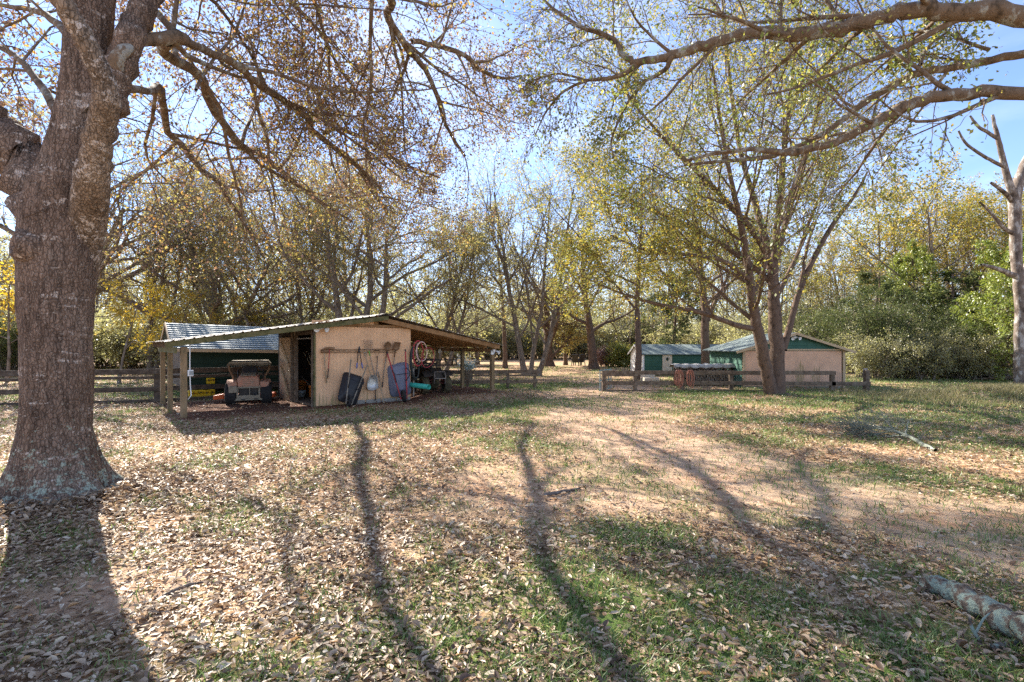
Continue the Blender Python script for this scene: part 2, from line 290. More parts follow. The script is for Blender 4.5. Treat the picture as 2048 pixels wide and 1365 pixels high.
# ---- mesh building
class MB:
    def __init__(s): s.v = []; s.f = []
    def add(s, vs, fs):
        b = len(s.v); s.v += [tuple(v) for v in vs]; s.f += [tuple(i + b for i in f) for f in fs]; return s
    def box(s, c, d, M=None):
        x, y, z = d[0] / 2, d[1] / 2, d[2] / 2
        vs = [Vector(q) for q in ((-x, -y, -z), (x, -y, -z), (x, y, -z), (-x, y, -z), (-x, -y, z), (x, -y, z), (x, y, z), (-x, y, z))]
        if M is not None: vs = [M @ v for v in vs]
        c = Vector(c)
        return s.add([v + c for v in vs], [(0, 3, 2, 1), (4, 5, 6, 7), (0, 1, 5, 4), (1, 2, 6, 5), (2, 3, 7, 6), (3, 0, 4, 7)])
    def beam(s, a, b, w, h, up=(0, 0, 1)):
        a = Vector(a); b = Vector(b); d = (b - a).normalized(); u = Vector(up)
        x = d.cross(u)
        if x.length < 1e-4: x = d.cross(Vector((1, 0, 0)))
        x.normalize(); u = x.cross(d); q = []
        for p in (a, b):
            for i, j in ((-1, -1), (1, -1), (1, 1), (-1, 1)): q.append(p + x * (i * w / 2) + u * (j * h / 2))
        return s.add(q, [(0, 1, 2, 3), (7, 6, 5, 4), (0, 4, 5, 1), (1, 5, 6, 2), (2, 6, 7, 3), (3, 7, 4, 0)])
    def tube(s, pts, r, n=8, closed=False, cap=True):
        pts = [Vector(p) for p in pts]; k = len(pts)
        rr = r if isinstance(r, (list, tuple)) else [r] * k
        vs = []; ref = None
        for i, p in enumerate(pts):
            if closed: t = pts[(i + 1) % k] - pts[i - 1]
            else: t = pts[min(i + 1, k - 1)] - pts[max(i - 1, 0)]
            t.normalize()
            if ref is None: ref = t.orthogonal().normalized()
            ref = (ref - t * ref.dot(t)).normalized(); q = t.cross(ref)
            for j in range(n):
                a = 2 * math.pi * j / n; vs.append(p + (ref * math.cos(a) + q * math.sin(a)) * rr[i])
        fs = []
        for i in range(k if closed else k - 1):
            i2 = (i + 1) % k
            for j in range(n): fs.append((i * n + j, i * n + (j + 1) % n, i2 * n + (j + 1) % n, i2 * n + j))
        if cap and not closed: fs += [tuple(range(n))[::-1], tuple(range((k - 1) * n, k * n))]
        return s.add(vs, fs)
    def lathe(s, prof, n=20, M=None):                    # profile of (radius, height) turned round z, then moved by M
        vs = []; fs = []
        for r, z in prof:
            for j in range(n):
                a = 2 * math.pi * j / n; vs.append(Vector((r * math.cos(a), r * math.sin(a), z)))
        for i in range(len(prof) - 1):
            for j in range(n): fs.append((i * n + j, i * n + (j + 1) % n, (i + 1) * n + (j + 1) % n, (i + 1) * n + j))
        if M is not None: vs = [M @ v for v in vs]
        return s.add(vs, fs)
    def loft(s, rings, cap0=True, cap1=True):            # rings of equal length joined up
        n = len(rings[0]); vs = [p for r in rings for p in r]; fs = []
        for i in range(len(rings) - 1):
            for j in range(n): fs.append((i * n + j, i * n + (j + 1) % n, (i + 1) * n + (j + 1) % n, (i + 1) * n + j))
        if cap0: fs.append(tuple(range(n))[::-1])
        if cap1: fs.append(tuple(range((len(rings) - 1) * n, len(rings) * n)))
        return s.add(vs, fs)
    def prism(s, outline, h, M):                         # flat outline (x, y) thickened by h along z, moved by M
        n = len(outline)
        vs = [M @ Vector((x, y, -h / 2)) for x, y in outline] + [M @ Vector((x, y, h / 2)) for x, y in outline]
        fs = [tuple(range(n))[::-1], tuple(range(n, 2 * n))] + [(i, (i + 1) % n, n + (i + 1) % n, n + i) for i in range(n)]
        return s.add(vs, fs)
    def build(s, name, m, parent=None, smooth=False, bev=0, label=None):
        me = bpy.data.meshes.new(name); me.from_pydata(s.v, [], s.f); me.update()
        if smooth: me.polygons.foreach_set('use_smooth', [True] * len(me.polygons))
        o = bpy.data.objects.new(name, me); C.objects.link(o); me.materials.append(m)
        if parent: o.parent = parent
        if label: o['label'] = label
        if bev:
            b = o.modifiers.new('bevel', 'BEVEL'); b.width = bev; b.segments = 2; b.limit_method = 'ANGLE'
        return o

def np_obj(name, V, F, m, parent=None, tint=None, smooth=False):
    V = np.ascontiguousarray(V, np.float32); me = bpy.data.meshes.new(name)
    Fs = F if isinstance(F, list) else [F]
    me.vertices.add(len(V)); me.vertices.foreach_set('co', V.ravel())
    idx = np.concatenate([f.ravel() for f in Fs]).astype(np.int32)
    starts = []; b = 0
    for f in Fs:
        starts.append(b + np.arange(len(f)) * f.shape[1]); b += f.size
    starts = np.concatenate(starts).astype(np.int32)
    me.loops.add(len(idx)); me.loops.foreach_set('vertex_index', idx)
    me.polygons.add(len(starts)); me.polygons.foreach_set('loop_start', starts)
    if smooth: me.polygons.foreach_set('use_smooth', np.ones(len(starts), bool))
    me.update(calc_edges=True)
    if tint is not None:
        a = me.attributes.new('tint', 'FLOAT', 'POINT'); a.data.foreach_set('value', np.ascontiguousarray(tint, np.float32))
    o = bpy.data.objects.new(name, me); C.objects.link(o)
    if m: me.materials.append(m)
    if parent: o.parent = parent
    return o

def tag(o, label, cat, group=None):
    o['label'] = label; o['category'] = cat
    if group: o['group'] = group
    return o
def thing(name, label, cat, loc=(0, 0, 0), rot=0, group=None):
    o = bpy.data.objects.new(name, None); C.objects.link(o); o.location = loc
    o.rotation_euler = (0, 0, rot) if isinstance(rot, (int, float)) else rot
    o.empty_display_size = .1
    return tag(o, label, cat, group)
def dup(root, loc, rot, scale, label, group=None):
    r = root.copy(); C.objects.link(r); r.location = loc; r.rotation_euler = (0, 0, rot) if isinstance(rot, (int, float)) else rot
    r.scale = scale if isinstance(scale, tuple) else (scale,) * 3; r['label'] = label
    if 'group' in r: del r['group']
    if group: r['group'] = group
    for ch in list(root.children):
        c = ch.copy(); C.objects.link(c); c.parent = r
        for g in ch.children:
            d = g.copy(); C.objects.link(d); d.parent = c
    return r

# ---------------------------------------------------------------- the shed's frame (local x along its front, y to the back)
A0 = Vector((-8.07, 12.0, 0)); TH = math.atan2(1.9, 2.33)
UX = Vector((math.cos(TH), math.sin(TH), 0)); VX = Vector((-math.sin(TH), math.cos(TH), 0))
def shed_pt(s, w, z=0): return A0 + UX * s + VX * w + Vector((0, 0, z))
def shed_sz(px, py, w):                                   # where the ray of a photo pixel meets the upright plane y = w of the shed
    q = (px - 1024) / FPX
    ax, ay = A0.x + VX.x * w, A0.y + VX.y * w
    s = (q * ay - ax) / (UX.x - q * UX.y)
    return s, CAMZ - (py - YH) / FPX * (ay + UX.y * s)

# ---------------------------------------------------------------- ground
def shed_local(x, y):
    dx, dy = x - A0.x, y - A0.y
    return dx * UX.x + dy * UX.y, dx * VX.x + dy * VX.y
def gz(x, y):
    x = np.asarray(x, float); y = np.asarray(y, float)
    z = (fbm(x * .35, y * .35, 3) - .5) * .10 * sstep(2, 7, np.hypot(x, y))
    s, w = shed_local(x, y)
    m = sstep(6.0, 7.6, s) * (1 - sstep(9.9, 11.0, s)) * sstep(-1.7, -.3, w) * (1 - sstep(4.2, 6, w))
    z = z * (1 - sstep(-1.5, -.2, w) * (1 - sstep(4.2, 6, w)) * sstep(-1, 0, s) * (1 - sstep(10, 11, s)) * .8) + .10 * m
    d = np.hypot((x - 16.3) / 4.2, (y - 16.3) / 1.5)
    z = z + .30 * (1 - sstep(.2, 1.15, d + .25 * (fbm(x * .9, y * .9, 9) - .5)))
    # the bank at the foot of the big oak
    d2 = np.hypot(x + 5.2, y - 5.6)
    z = z + .07 * (1 - sstep(.6, 2.0, d2))
    return z
PATH = [(4.2, 20.5), (2.9, 17.9), (2.17, 11.9), (2.17, 9.43), (2.74, 7.47), (3.65, 5.97), (4.25, 5.27), (4.6, 4.3), (5.6, 3.2), (8, 1.5)]
def path_dist(x, y):
    d = np.full(np.shape(x), 99.0)
    for (ax, ay), (bx, by) in zip(PATH, PATH[1:]):
        ux, uy = bx - ax, by - ay; t = np.clip(((x - ax) * ux + (y - ay) * uy) / (ux * ux + uy * uy), 0, 1)
        d = np.minimum(d, np.hypot(x - ax - t * ux, y - ay - t * uy))
    return d
def m_bare(x, y):                                         # trodden soil: 1 = bare
    n = fbm(x * .9, y * .9, 21); n2 = fbm(x * 2.7, y * 2.7, 5)
    w = .62 + 1.1 * np.clip((y - 2) / 12, 0, 1) + (n - .5) * 1.6
    a = 1 - sstep(.0, 1.0, path_dist(x, y) - w * .75 + (n2 - .5) * .9)
    b = (1 - sstep(.45, 1.2, np.hypot((x - 1.2) / 2.6, (y - 6.6) / 2.2) + (n - .5) * 1.2)) * .75
    c = .8 * (1 - sstep(.3, 1.0, np.hypot((x + 2.9) / 1.0, (y - 3.7) / .65) + (n2 - .5) * .7))
    f = .55 * sstep(17, 20, y) * (1 - sstep(26, 31, y)) * (1 - sstep(.6, 1.6, np.abs(x - 4.2 + .12 * (y - 20)) + (n - .5)))
    return np.clip(np.maximum.reduce([a, b, c, f]), 0, 1)
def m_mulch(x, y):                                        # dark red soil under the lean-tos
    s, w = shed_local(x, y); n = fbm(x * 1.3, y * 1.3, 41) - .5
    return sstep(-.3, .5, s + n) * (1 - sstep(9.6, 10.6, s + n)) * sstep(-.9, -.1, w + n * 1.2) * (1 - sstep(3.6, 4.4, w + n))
def m_green(x, y):
    n = fbm(x * .75, y * .75, 77); n2 = fbm(x * 2.3, y * 2.3, 78)
    g = sstep(.46, .64, n * .6 + n2 * .4) * np.where(x > -.25 * y, .5, .38)
    def blob(cx, cy, rx, ry, k): return k * (1 - sstep(.35, 1.15, np.hypot((x - cx) / rx, (y - cy) / ry) + (n2 - .5) * 1.0))
    for b in ((1.5, 15.2, 2.0, 1.6, 1.0), (.2, 14.2, 1.6, .8, .7), (8.6, 18.3, 5.5, 1.2, .9), (5.6, 18.6, 3, .8, .55), (4.6, 6.7, 1.7, .8, 1.0), (5.9, 6.2, 1.0, .5, .8), (1.1, 4.7, .6, .5, 1.0),
              (.6, 3.0, 2.4, 1.2, 1.0), (2.1, 2.7, 1.6, 1.0, 1.0), (9.5, 12, 4.5, 1.3, .7), (8.5, 9.0, 3, .7, .6), (-.7, 3.1, 1.2, .7, .6), (3.1, 3.8, .6, .35, .8), (4.5, 4.6, 1.0, .4, .9), (3.6, 5.3, .9, .3, .7), (-1.0, 21.5, 4, 2, .9), (2.2, 22.5, 2, 1.4, .6),
              (11.5, 15.5, 6, 2.2, .6), (13.5, 12.5, 5, 1.5, .5), (16, 18.5, 7, 2.4, .9), (20, 26, 14, 4, .8), (-11, 19, 5, 3, .55), (1.0, 8.8, .9, .5, .6)):
        g = np.maximum(g, blob(*b))
    return np.clip(g, 0, 1) * (1 - m_mulch(x, y)) * (1 - .75 * m_bare(x, y))

def axis(lo, hi, near_lo, near_hi, step, grow):
    a = list(np.arange(near_lo, near_hi + 1e-6, step)); st = step; v = near_hi
    while v < hi: st *= grow; v += st; a.append(min(v, hi))
    st = step; v = near_lo; b = []
    while v > lo: st *= grow; v -= st; b.append(max(v, lo))
    return np.array(b[::-1] + a)
gx = axis(-400, 400, -14, 18, .12, 1.12); gy = axis(-60, 700, 0, 24, .12, 1.10)
GX, GY = np.meshgrid(gx, gy); GZ = gz(GX, GY)
far = sstep(60, 200, np.hypot(GX, GY)); GZ = GZ * (1 - far)
V = np.stack([GX, GY, GZ], -1).reshape(-1, 3); nx_, ny_ = len(gx), len(gy)
ii = (np.arange(ny_ - 1)[:, None] * nx_ + np.arange(nx_ - 1)[None, :]).ravel()
ground = np_obj('ground', V, np.stack([ii, ii + 1, ii + nx_ + 1, ii + nx_], 1), None, smooth=True)
ground['kind'] = 'structure'
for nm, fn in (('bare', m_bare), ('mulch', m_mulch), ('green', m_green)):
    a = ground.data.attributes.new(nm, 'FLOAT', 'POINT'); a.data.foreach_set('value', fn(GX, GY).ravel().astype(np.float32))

def groundmat():
    m, n, l, o = newmat('lawn_and_soil')
    p = n.new('ShaderNodeBsdfPrincipled'); p.inputs['Roughness'].default_value = .95; p.inputs['Specular IOR Level'].default_value = .1
    t = n.new('ShaderNodeTexCoord')
    def noise(s, d=6):
        z = n.new('ShaderNodeTexNoise'); z.inputs['Scale'].default_value = s; z.inputs['Detail'].default_value = d; z.inputs['Roughness'].default_value = .7
        l.new(t.outputs['Object'], z.inputs['Vector']); return z.outputs['Fac']
    def attr(k): a = n.new('ShaderNodeAttribute'); a.attribute_name = k; return a.outputs['Fac']
    def mix(f, a, b):
        x = n.new('ShaderNodeMix'); x.data_type = 'RGBA'; l.new(f, x.inputs[0]); l.new(a, x.inputs[6]); l.new(b, x.inputs[7]); return x.outputs[2]
    def rmp(f, st): r = ramp(n, st); l.new(f, r.inputs[0]); return r.outputs[0]
    # litter: random cells of leaf colours
    v = n.new('ShaderNodeTexVoronoi'); v.inputs['Scale'].default_value = 15; l.new(t.outputs['Object'], v.inputs['Vector'])
    sx = n.new('ShaderNodeSeparateColor'); l.new(v.outputs['Color'], sx.inputs[0])
    lit = rmp(sx.outputs[0], [(.05, (.13, .075, .042)), (.35, (.29, .17, .092)), (.6, (.43, .28, .16)), (.85, (.52, .37, .235)), (1, (.38, .19, .08))])
    soil = rmp(noise(9), [(.3, (.33, .20, .12)), (.5, (.49, .335, .22)), (.72, (.58, .43, .30))])
    soil = mix(rmp(noise(1.1, 3), [(.5, (0, 0, 0)), (.66, (.6, .6, .6))]), soil, rmp(noise(14), [(.3, (.30, .135, .07)), (.7, (.42, .215, .125))]))
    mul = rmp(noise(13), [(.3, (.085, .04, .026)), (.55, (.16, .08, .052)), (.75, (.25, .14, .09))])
    grs = rmp(noise(22), [(.3, (.07, .10, .03)), (.55, (.13, .20, .05)), (.75, (.30, .27, .12))])
    c = mix(rmp(noise(5, 5), [(.46, (0, 0, 0)), (.6, (.65, .65, .65))]), lit, soil)
    c = mix(attr('bare'), c, soil)
    gm = n.new('ShaderNodeMath'); gm.operation = 'MULTIPLY'; l.new(attr('green'), gm.inputs[0]); l.new(rmp(noise(3.5, 6), [(.34, (0, 0, 0)), (.52, (1, 1, 1))]), gm.inputs[1])
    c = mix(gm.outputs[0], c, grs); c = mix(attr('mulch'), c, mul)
    l.new(c, p.inputs['Base Color'])
    b = n.new('ShaderNodeBump'); b.inputs['Strength'].default_value = .8; b.inputs['Distance'].default_value = .03
    l.new(noise(28, 8), b.inputs['Height']); l.new(b.outputs[0], p.inputs['Normal'])
    l.new(p.outputs[0], o.inputs[0]); return m
ground.data.materials.append(groundmat())

# ---- fallen leaves and grass: nobody could count them
def scatter(bands, seed):
    g = np.random.default_rng(seed); xs = []; ys = []
    for y0, y1, d in bands:
        wd = 1.08 * y1 + 2.5; k = int(d * (y1 - y0) * wd * 2)
        y = g.uniform(y0, y1, k); x = g.uniform(-wd, wd, k); keep = np.abs(x) < 1.08 * y + 2.5
        xs.append(x[keep]); ys.append(y[keep])
    return np.concatenate(xs), np.concatenate(ys), g

def leaves_mesh(name, x, y, z, size, tint, g, parent=None, m=None, curl=.16, tilt=.2):
    n = len(x); a = g.uniform(0, 2 * np.pi, n)
    d = np.stack([np.cos(a), np.sin(a), g.normal(0, tilt, n)], 1); d /= np.linalg.norm(d, axis=1, keepdims=True)
    s = np.stack([-np.sin(a), np.cos(a), g.normal(0, tilt * 1.2, n)], 1); s /= np.linalg.norm(s, axis=1, keepdims=True)
    up = np.cross(d, s); up *= np.sign(up[:, 2:3]); p = np.stack([x, y, z], 1)
    L = size[:, None]; wdt = L * g.uniform(.13, .27, n)[:, None]; c = L * g.normal(curl * .6, curl, n)[:, None]
    P0 = p - d * L / 2; P5 = p + d * L / 2 + up * c * .7
    q1 = p - d * L * .2; q2 = p + d * L * .2
    V = np.stack([P0, q1 - s * wdt + up * c, q2 - s * wdt * .9 + up * c, P5, q2 + s * wdt * .9 + up * c, q1 + s * wdt + up * c], 1)
    V[:, :, 2] = np.maximum(V[:, :, 2], (z - .012)[:, None])
    b = np.arange(n)[:, None] * 6
    F = np.concatenate([b + np.array([[0, 1, 2, 3]]), b + np.array([[0, 3, 4, 5]])])
    return np_obj(name, V.reshape(-1, 3), F, m, parent, np.repeat(tint, 6))

x, y, g = scatter([(1.6, 3, 3200), (3, 5, 2300), (5, 8, 1350), (8, 12, 900), (12, 18, 420), (18, 26, 150), (26, 40, 30)], 5)
keep = g.random(len(x)) < np.clip((1 - .88 * m_bare(x, y)) * (1 - .15 * m_green(x, y)) * (1 - .8 * m_mulch(x, y)) * (.4 + .5 * sstep(.35, .6, fbm(x * 1.1, y * 1.1, 61)) + .5 * sstep(.4, .62, fbm(x * 4.5, y * 4.5, 62))) * np.where(x < -.3 * y + 1.5, 1.0, .72), 0, 1)
x, y = x[keep], y[keep]; size = (.018 + .055 * g.random(len(x)) ** 2.2) * (1 + .025 * y)
tint = np.clip(.17 + .27 * g.normal(0, 1, len(x)) + .5 * fbm(x * .8, y * .8, 33), 0, .99)
o = leaves_mesh('fallen_leaves', x, y, gz(x, y) + .012 + g.uniform(0, .02, len(x)), size, tint, g, m=L_['litter'])
o['kind'] = 'stuff'; tag(o, 'dry brown oak leaves strewn over the lawn and bare soil', 'fallen leaves')

def blades(name, x, y, z, h, lean, wd, tint, g, m):
    n = len(x); a = g.uniform(0, 2 * np.pi, n); w = np.stack([np.cos(a), np.sin(a), 0 * a], 1) * wd[:, None]
    le = np.stack([g.normal(0, 1, n), g.normal(0, 1, n), 0 * a], 1) * (lean * h)[:, None]; up = np.array([[0, 0, 1.0]]) * h[:, None]
    p = np.stack([x, y, z], 1)
    V = np.stack([p - w, p + w, p + w * .8 + le * .35 + up * .6, p - w * .8 + le * .35 + up * .6, p + le + up * .95], 1)
    b = np.arange(n)[:, None] * 5
    return np_obj(name, V.reshape(-1, 3), [b + np.array([[0, 1, 2, 3]]), b + np.array([[3, 2, 4]])], m, None, np.repeat(tint, 5))

g = np.random.default_rng(15); n = 5200; a = g.uniform(-np.pi, np.pi, n); rr = .62 + np.abs(g.normal(0, .42, n)); lx = -5.15 + rr * np.cos(a); ly = 5.8 + rr * np.sin(a)
o = leaves_mesh('leaf_drift', lx, ly, gz(lx, ly) + .02 + g.uniform(0, .10, n) * np.exp(-(rr - .62) / .3), g.uniform(.03, .09, n), np.clip(g.normal(.38, .22, n), 0, .99), g, m=L_['litter'], tilt=.4)
o['kind'] = 'stuff'; tag(o, 'drift of fallen leaves heaped round the foot of the big oak', 'fallen leaves')
x, y, g = scatter([(1.6, 3, 5200), (3, 5, 3600), (5, 8, 1900), (8, 12, 1500), (12, 18, 900), (18, 26, 420), (26, 40, 90)], 6)
gr = m_green(x, y) * sstep(.30, .55, fbm(x * 5.5, y * 5.5, 91)); keep = g.random(len(x)) < np.clip(gr * .75 + .03 * (1 - m_mulch(x, y)), 0, 1)
x, y = x[keep], y[keep]; h = g.uniform(.025, .085, len(x)) * (1 + .015 * y)
o = blades('grass', x, y, gz(x, y) - .004, h, .7, .0020 + .0005 * y, np.clip(g.normal(.45, .25, len(x)), 0, 1), g, L_['grass'])
o['kind'] = 'stuff'; tag(o, 'short green grass in patches among the fallen leaves', 'grass')

g = np.random.default_rng(8); n = 26000
x = np.concatenate([g.normal(16.2, 2.6, n), g.uniform(13, 44, n // 3), g.normal(17.5, 2.2, 5000)]); y = np.concatenate([g.normal(16.6, 1.3, n), g.normal(25.3, 1.6, n // 3), g.normal(19.5, 1.2, 5000)])
keep = (g.random(len(x)) < sstep(.34, .6, fbm(x * .9, y * .9, 19))) & (y < .0 + 30) & (x > .72 * y - 2.2)
x, y = x[keep], y[keep]
o = blades('tall_grass', x, y, gz(x, y) - .01, g.uniform(.06, .28, len(x)) * np.where(y > 21, .7, 1), .5, np.full(len(x), .006), np.clip(g.normal(.5, .28, len(x)), 0, 1), g, L_['drygrass'])
o['kind'] = 'stuff'; tag(o, 'tall dry grass on the low bank at the right and along the thicket', 'tall grass')

# ---------------------------------------------------------------- peach tool shed with two lean-tos
RIDGE, WL, WR, EAVE = 5.47, 3.40, 6.44, 9.86
DEP = 3.95
def roof_z(s): return 1.83 + (2.66 - 1.83) / RIDGE * s if s < RIDGE else 2.66 - (2.66 - 1.75) / (EAVE - RIDGE) * (s - RIDGE)
shed = thing('tool_shed', 'peach plywood tool shed with rusty tin roof and open lean-tos on both sides', 'shed', A0, TH)
# tin roof, two sheets with pressed ribs
def tin(s0, s1):
    ss = np.arange(s0, s1 + .001, .012); V = []; ys = (-.08, .9, 1.9, 2.9, DEP + .1)
    for s_ in ss:
        ph = (s_ / .21) % 1; h = .022 * float(sstep(.36, .44, ph) * (1 - sstep(.56, .64, ph)))
        for y_ in ys: V.append((s_, y_, roof_z(float(s_)) + h))
    k = len(ys); n = len(ss); F = [(i * k + j, (i + 1) * k + j, (i + 1) * k + j + 1, i * k + j + 1) for i in range(n - 1) for j in range(k - 1)]
    m = MB(); m.add(V, F); return m
for s0, s1 in ((-.12, RIDGE - .01), (RIDGE + .01, EAVE + .1)):
    o = tin(s0, s1).build('roof', M_['tin'], shed); so = o.modifiers.new('thick', 'SOLIDIFY'); so.thickness = .006
m = MB(); m.add([(RIDGE - .16, -.09, 2.66), (RIDGE, -.09, 2.70), (RIDGE + .16, -.09, 2.655), (RIDGE - .16, DEP + .1, 2.66), (RIDGE, DEP + .1, 2.70), (RIDGE + .16, DEP + .1, 2.655)], [(0, 1, 4, 3), (1, 2, 5, 4)])
o = m.build('ridge_cap', M_['tin'], shed); so = o.modifiers.new('thick', 'SOLIDIFY'); so.thickness = .004
def slope_beam(mb, s0, s1, w, drop, th, h): mb.beam((s0, w, roof_z(s0) - drop), (s1, w, roof_z(s1) - drop), th, h)
m = MB(); slope_beam(m, -.05, RIDGE + .1, -.02, .075, .045, .13); m.build('rake_board', M_['woodmoss'], shed, bev=.004)
m = MB(); slope_beam(m, RIDGE - .25, EAVE - .0, .03, .085, .045, .14); m.build('rake_board', M_['woodwarm'], shed, bev=.004)
for w in (.75, 1.38, 2.0, 2.63, 3.25, 3.9):
    for a, b, mt in ((.0, RIDGE - .03, 'wood'), (RIDGE + .03, EAVE - .05, 'woodwarm')):
        m = MB(); slope_beam(m, a, b, w, .085, .042, .14); m.build('rafter', M_[mt], shed)
for k, s_ in enumerate((.6, 1.6, 2.6, 7.2, 7.9, 8.6, 9.3)):
    m = MB(); m.beam((s_, 0, roof_z(s_) - .022), (s_, DEP, roof_z(s_) - .022), .08, .02); m.build('purlin', M_['wood' if s_ < 5 else 'woodwarm'], shed)
# beams on the posts
m = MB(); m.beam((.16, .0, roof_z(.16) - .235), (.16, DEP, roof_z(.16) - .235), .05, .15); m.build('eave_beam', M_['woodmoss'], shed, bev=.004)
m = MB(); m.beam((EAVE - .18, .02, roof_z(EAVE - .18) - .23), (EAVE - .18, DEP, roof_z(EAVE - .18) - .23), .05, .14); m.build('eave_beam', M_['woodwarm'], shed, bev=.004)
m = MB(); m.beam((WR, DEP - .08, 2.1), (EAVE - .2, DEP - .08, 1.56), .05, .14); m.build('back_beam', M_['woodwarm'], shed)
# posts
for s_, w, z1, th in ((.33, .1, 1.7, .135), (.2, 1.58, 1.7, .11), (.2, 3.45, 1.7, .12)):
    m = MB(); m.beam((s_, w, -.15), (s_, w, z1), th, th, (0, 1, 0)); m.build('post', M_['woodpost'], shed, bev=.008)
for w, th in ((.1, .125), (2.0, .12), (3.85, .12)):
    m = MB(); m.beam((EAVE - .27, w, -.15), (EAVE - .27, w, 1.56), th, th, (0, 1, 0)); m.build('post', M_['woodpost'], shed, bev=.008)
# front wall of grooved plywood: sheets with real grooves
YW = .2
def wall_z(s_): return 2.275 - .004 * (s_ - WL)
m = MB(); s_ = WL + .07; g_ = .102
while s_ < WR - .001:
    e = min(s_ + g_ - .003, WR); seam = min(abs(s_ - (WL + 1.22)), abs(s_ - (WL + 2.44))) < .05
    zb = .02 if e < WL + 1.2 else .13 + .0 * s_
    m.box(((s_ + e) / 2 + (.004 if seam else 0), YW + .014, (zb + wall_z(s_)) / 2), (e - s_ - (.008 if seam else 0), .008, wall_z(s_) - zb)); s_ += g_
m.box(((WL + .07 + WR) / 2, YW + .0215, 1.14), (WR - WL - .08, .012, 2.2))
m.build('front_wall', M_['peach'], shed)
m = MB(); m.beam((WL + .045, YW + .0, -.05), (WL + .045, YW + .0, 2.28), .05, .045, (0, 1, 0)); m.build('corner_board', M_['woodmoss'], shed, bev=.004)
for k in range(4):
    a = WL + 1.05 + k * .5; m = MB(); m.box((a + .235, YW + .05, .02), (.46, .14, .18)); m.build('foundation_block', M_['stone'], shed, bev=.01)
# gable header above the wall
m = MB(); m.box(((WL + WR) / 2 + .1, YW - .012, 2.315), (WR - WL + .3, .04, .075)); m.build('header', M_['woodwarm'], shed, bev=.003)
m = MB(); m.box((5.28, YW + .0, 2.46), (.12, .05, .21)); m.build('king_post', M_['woodwarm'], shed, bev=.003)
m = MB(); m.box(((WL + RIDGE) / 2 - .1, YW + .03, 2.40), (1.9, .02, .09)); m.build('gable_panel', M_['peach'], shed)
# inner faces: side walls, back wall, floor
m = MB(); m.box((WR - .01, 1.95, 1.15), (.04, 3.4, 2.3)); m.build('side_wall', M_['peach'], shed)
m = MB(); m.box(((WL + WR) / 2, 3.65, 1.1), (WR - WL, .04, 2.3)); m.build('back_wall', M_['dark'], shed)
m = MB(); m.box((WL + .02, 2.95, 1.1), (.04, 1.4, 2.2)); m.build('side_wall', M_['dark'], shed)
m = MB(); m.box(((WL + WR) / 2, 2.0, .03), (WR - WL - .1, 3.3, .06)); m.build('floor', M_['wood'], shed)
# door way on the left side: posts, lintel, header boards
m = MB()
for w, th in ((1.73, .1), (2.02, .14), (.27, .04)):
    m = MB(); m.beam((WL + .0, w, -.05), (WL + .0, w, 2.2), th, .06, (0, 1, 0)); m.build('door_post', M_['wood'], shed, bev=.004)

m = MB(); m.box((WL + .01, 1.0, 2.17), (.05, 1.7, .27)); m.build('lintel', M_['wooddark'], shed, bev=.004)
m = MB(); m.beam((WL + .0, .3, 1.93), (WL + .0, 1.72, 1.93), .035, .035); m.build('door_track', M_['steel'], shed)
# the plywood door folded back against the side, with its brace
m = MB(); m.box((WL - .06, 2.68, 1.0), (.03, 1.15, 1.95)); dr = m.build('door', M_['ply'], shed)
m = MB(); m.beam((WL - .09, 2.2, 1.15), (WL - .09, 3.05, 1.85), .025, .1, (0, 0, 1)); m.beam((WL - .09, 2.2, .15), (WL - .09, 3.05, 1.05), .025, .1, (0, 0, 1)); m.build('brace', M_['handle'], dr)
m = MB(); m.tube([(WL - .1, 2.14, .95), (WL - .13, 2.14, .95), (WL - .13, 2.14, 1.1), (WL - .1, 2.14, 1.1)], .009, 6); m.build('handle', M_['steel'], dr)

def twin_flood(loc, label, rot=TH, parts=((-.13, -18), (.13, 24))):
    t = thing('floodlight', label, 'floodlight', loc, rot, 'twin floodlights on the sheds')
    m = MB(); m.box((0, .0, .0), (.10, .04, .10)); m.build('base_plate', M_['white'], t, bev=.005)
    for dx, ang in parts:
        m = MB(); m.tube([(0, -.02, 0), (dx * .6, -.06, -.01), (dx, -.07, -.03)], .012, 6); m.build('arm', M_['white'], t)
        d = Vector((math.sin(R(ang)), -math.cos(R(ang)), -.45)).normalized(); q = d.to_track_quat('Z', 'Y').to_matrix().to_4x4(); q.translation = Vector((dx, -.08, -.04))
        m = MB(); m.lathe([(.0, -.09), (.03, -.085), (.035, -.05), (.05, .0), (.075, .05), (.072, .052), (.06, .03), (.0, .02)], 14, q); m.build('lamp', M_['white'], t, smooth=True)
    return t
twin_flood(shed_pt(*[shed_sz(640, 656, YW)[0], YW - .03, shed_sz(640, 656, YW)[1]]), 'twin white floodlight above the doorway corner of the peach shed wall')
twin_flood(shed_pt(EAVE - .27, .0, 1.53), 'twin white floodlight on the front right post of the lean-to')
twin_flood(shed_pt(EAVE - .3, 3.75, 1.55) + Vector((.1, 0, 0)), 'twin white floodlight on the back right post of the lean-to', TH, ((-.1, -10), (.14, 60)))

# conduit with outlet box on the left post
t = thing('outlet_conduit', 'white conduit pipe with grey outlet box on the left lean-to post', 'conduit', shed_pt(.45, .06, .45), TH)
m = MB(); m.tube([(.0, 0, 1.3), (0, 0, 1.1), (.0, 0, .7), (.01, 0, .3), (.03, 0, .08), (-.04, .0, -.02)], .014, 8); m.build('pipe', M_['white'], t, smooth=True)
m = MB(); m.box((.01, -.02, .62), (.12, .07, .15)); bx = m.build('outlet_box', M_['white'], t, bev=.008)
m = MB(); m.box((.02, -.06, .62), (.08, .012, .1)); m.build('cover', M_['greybucket'], bx, bev=.003)

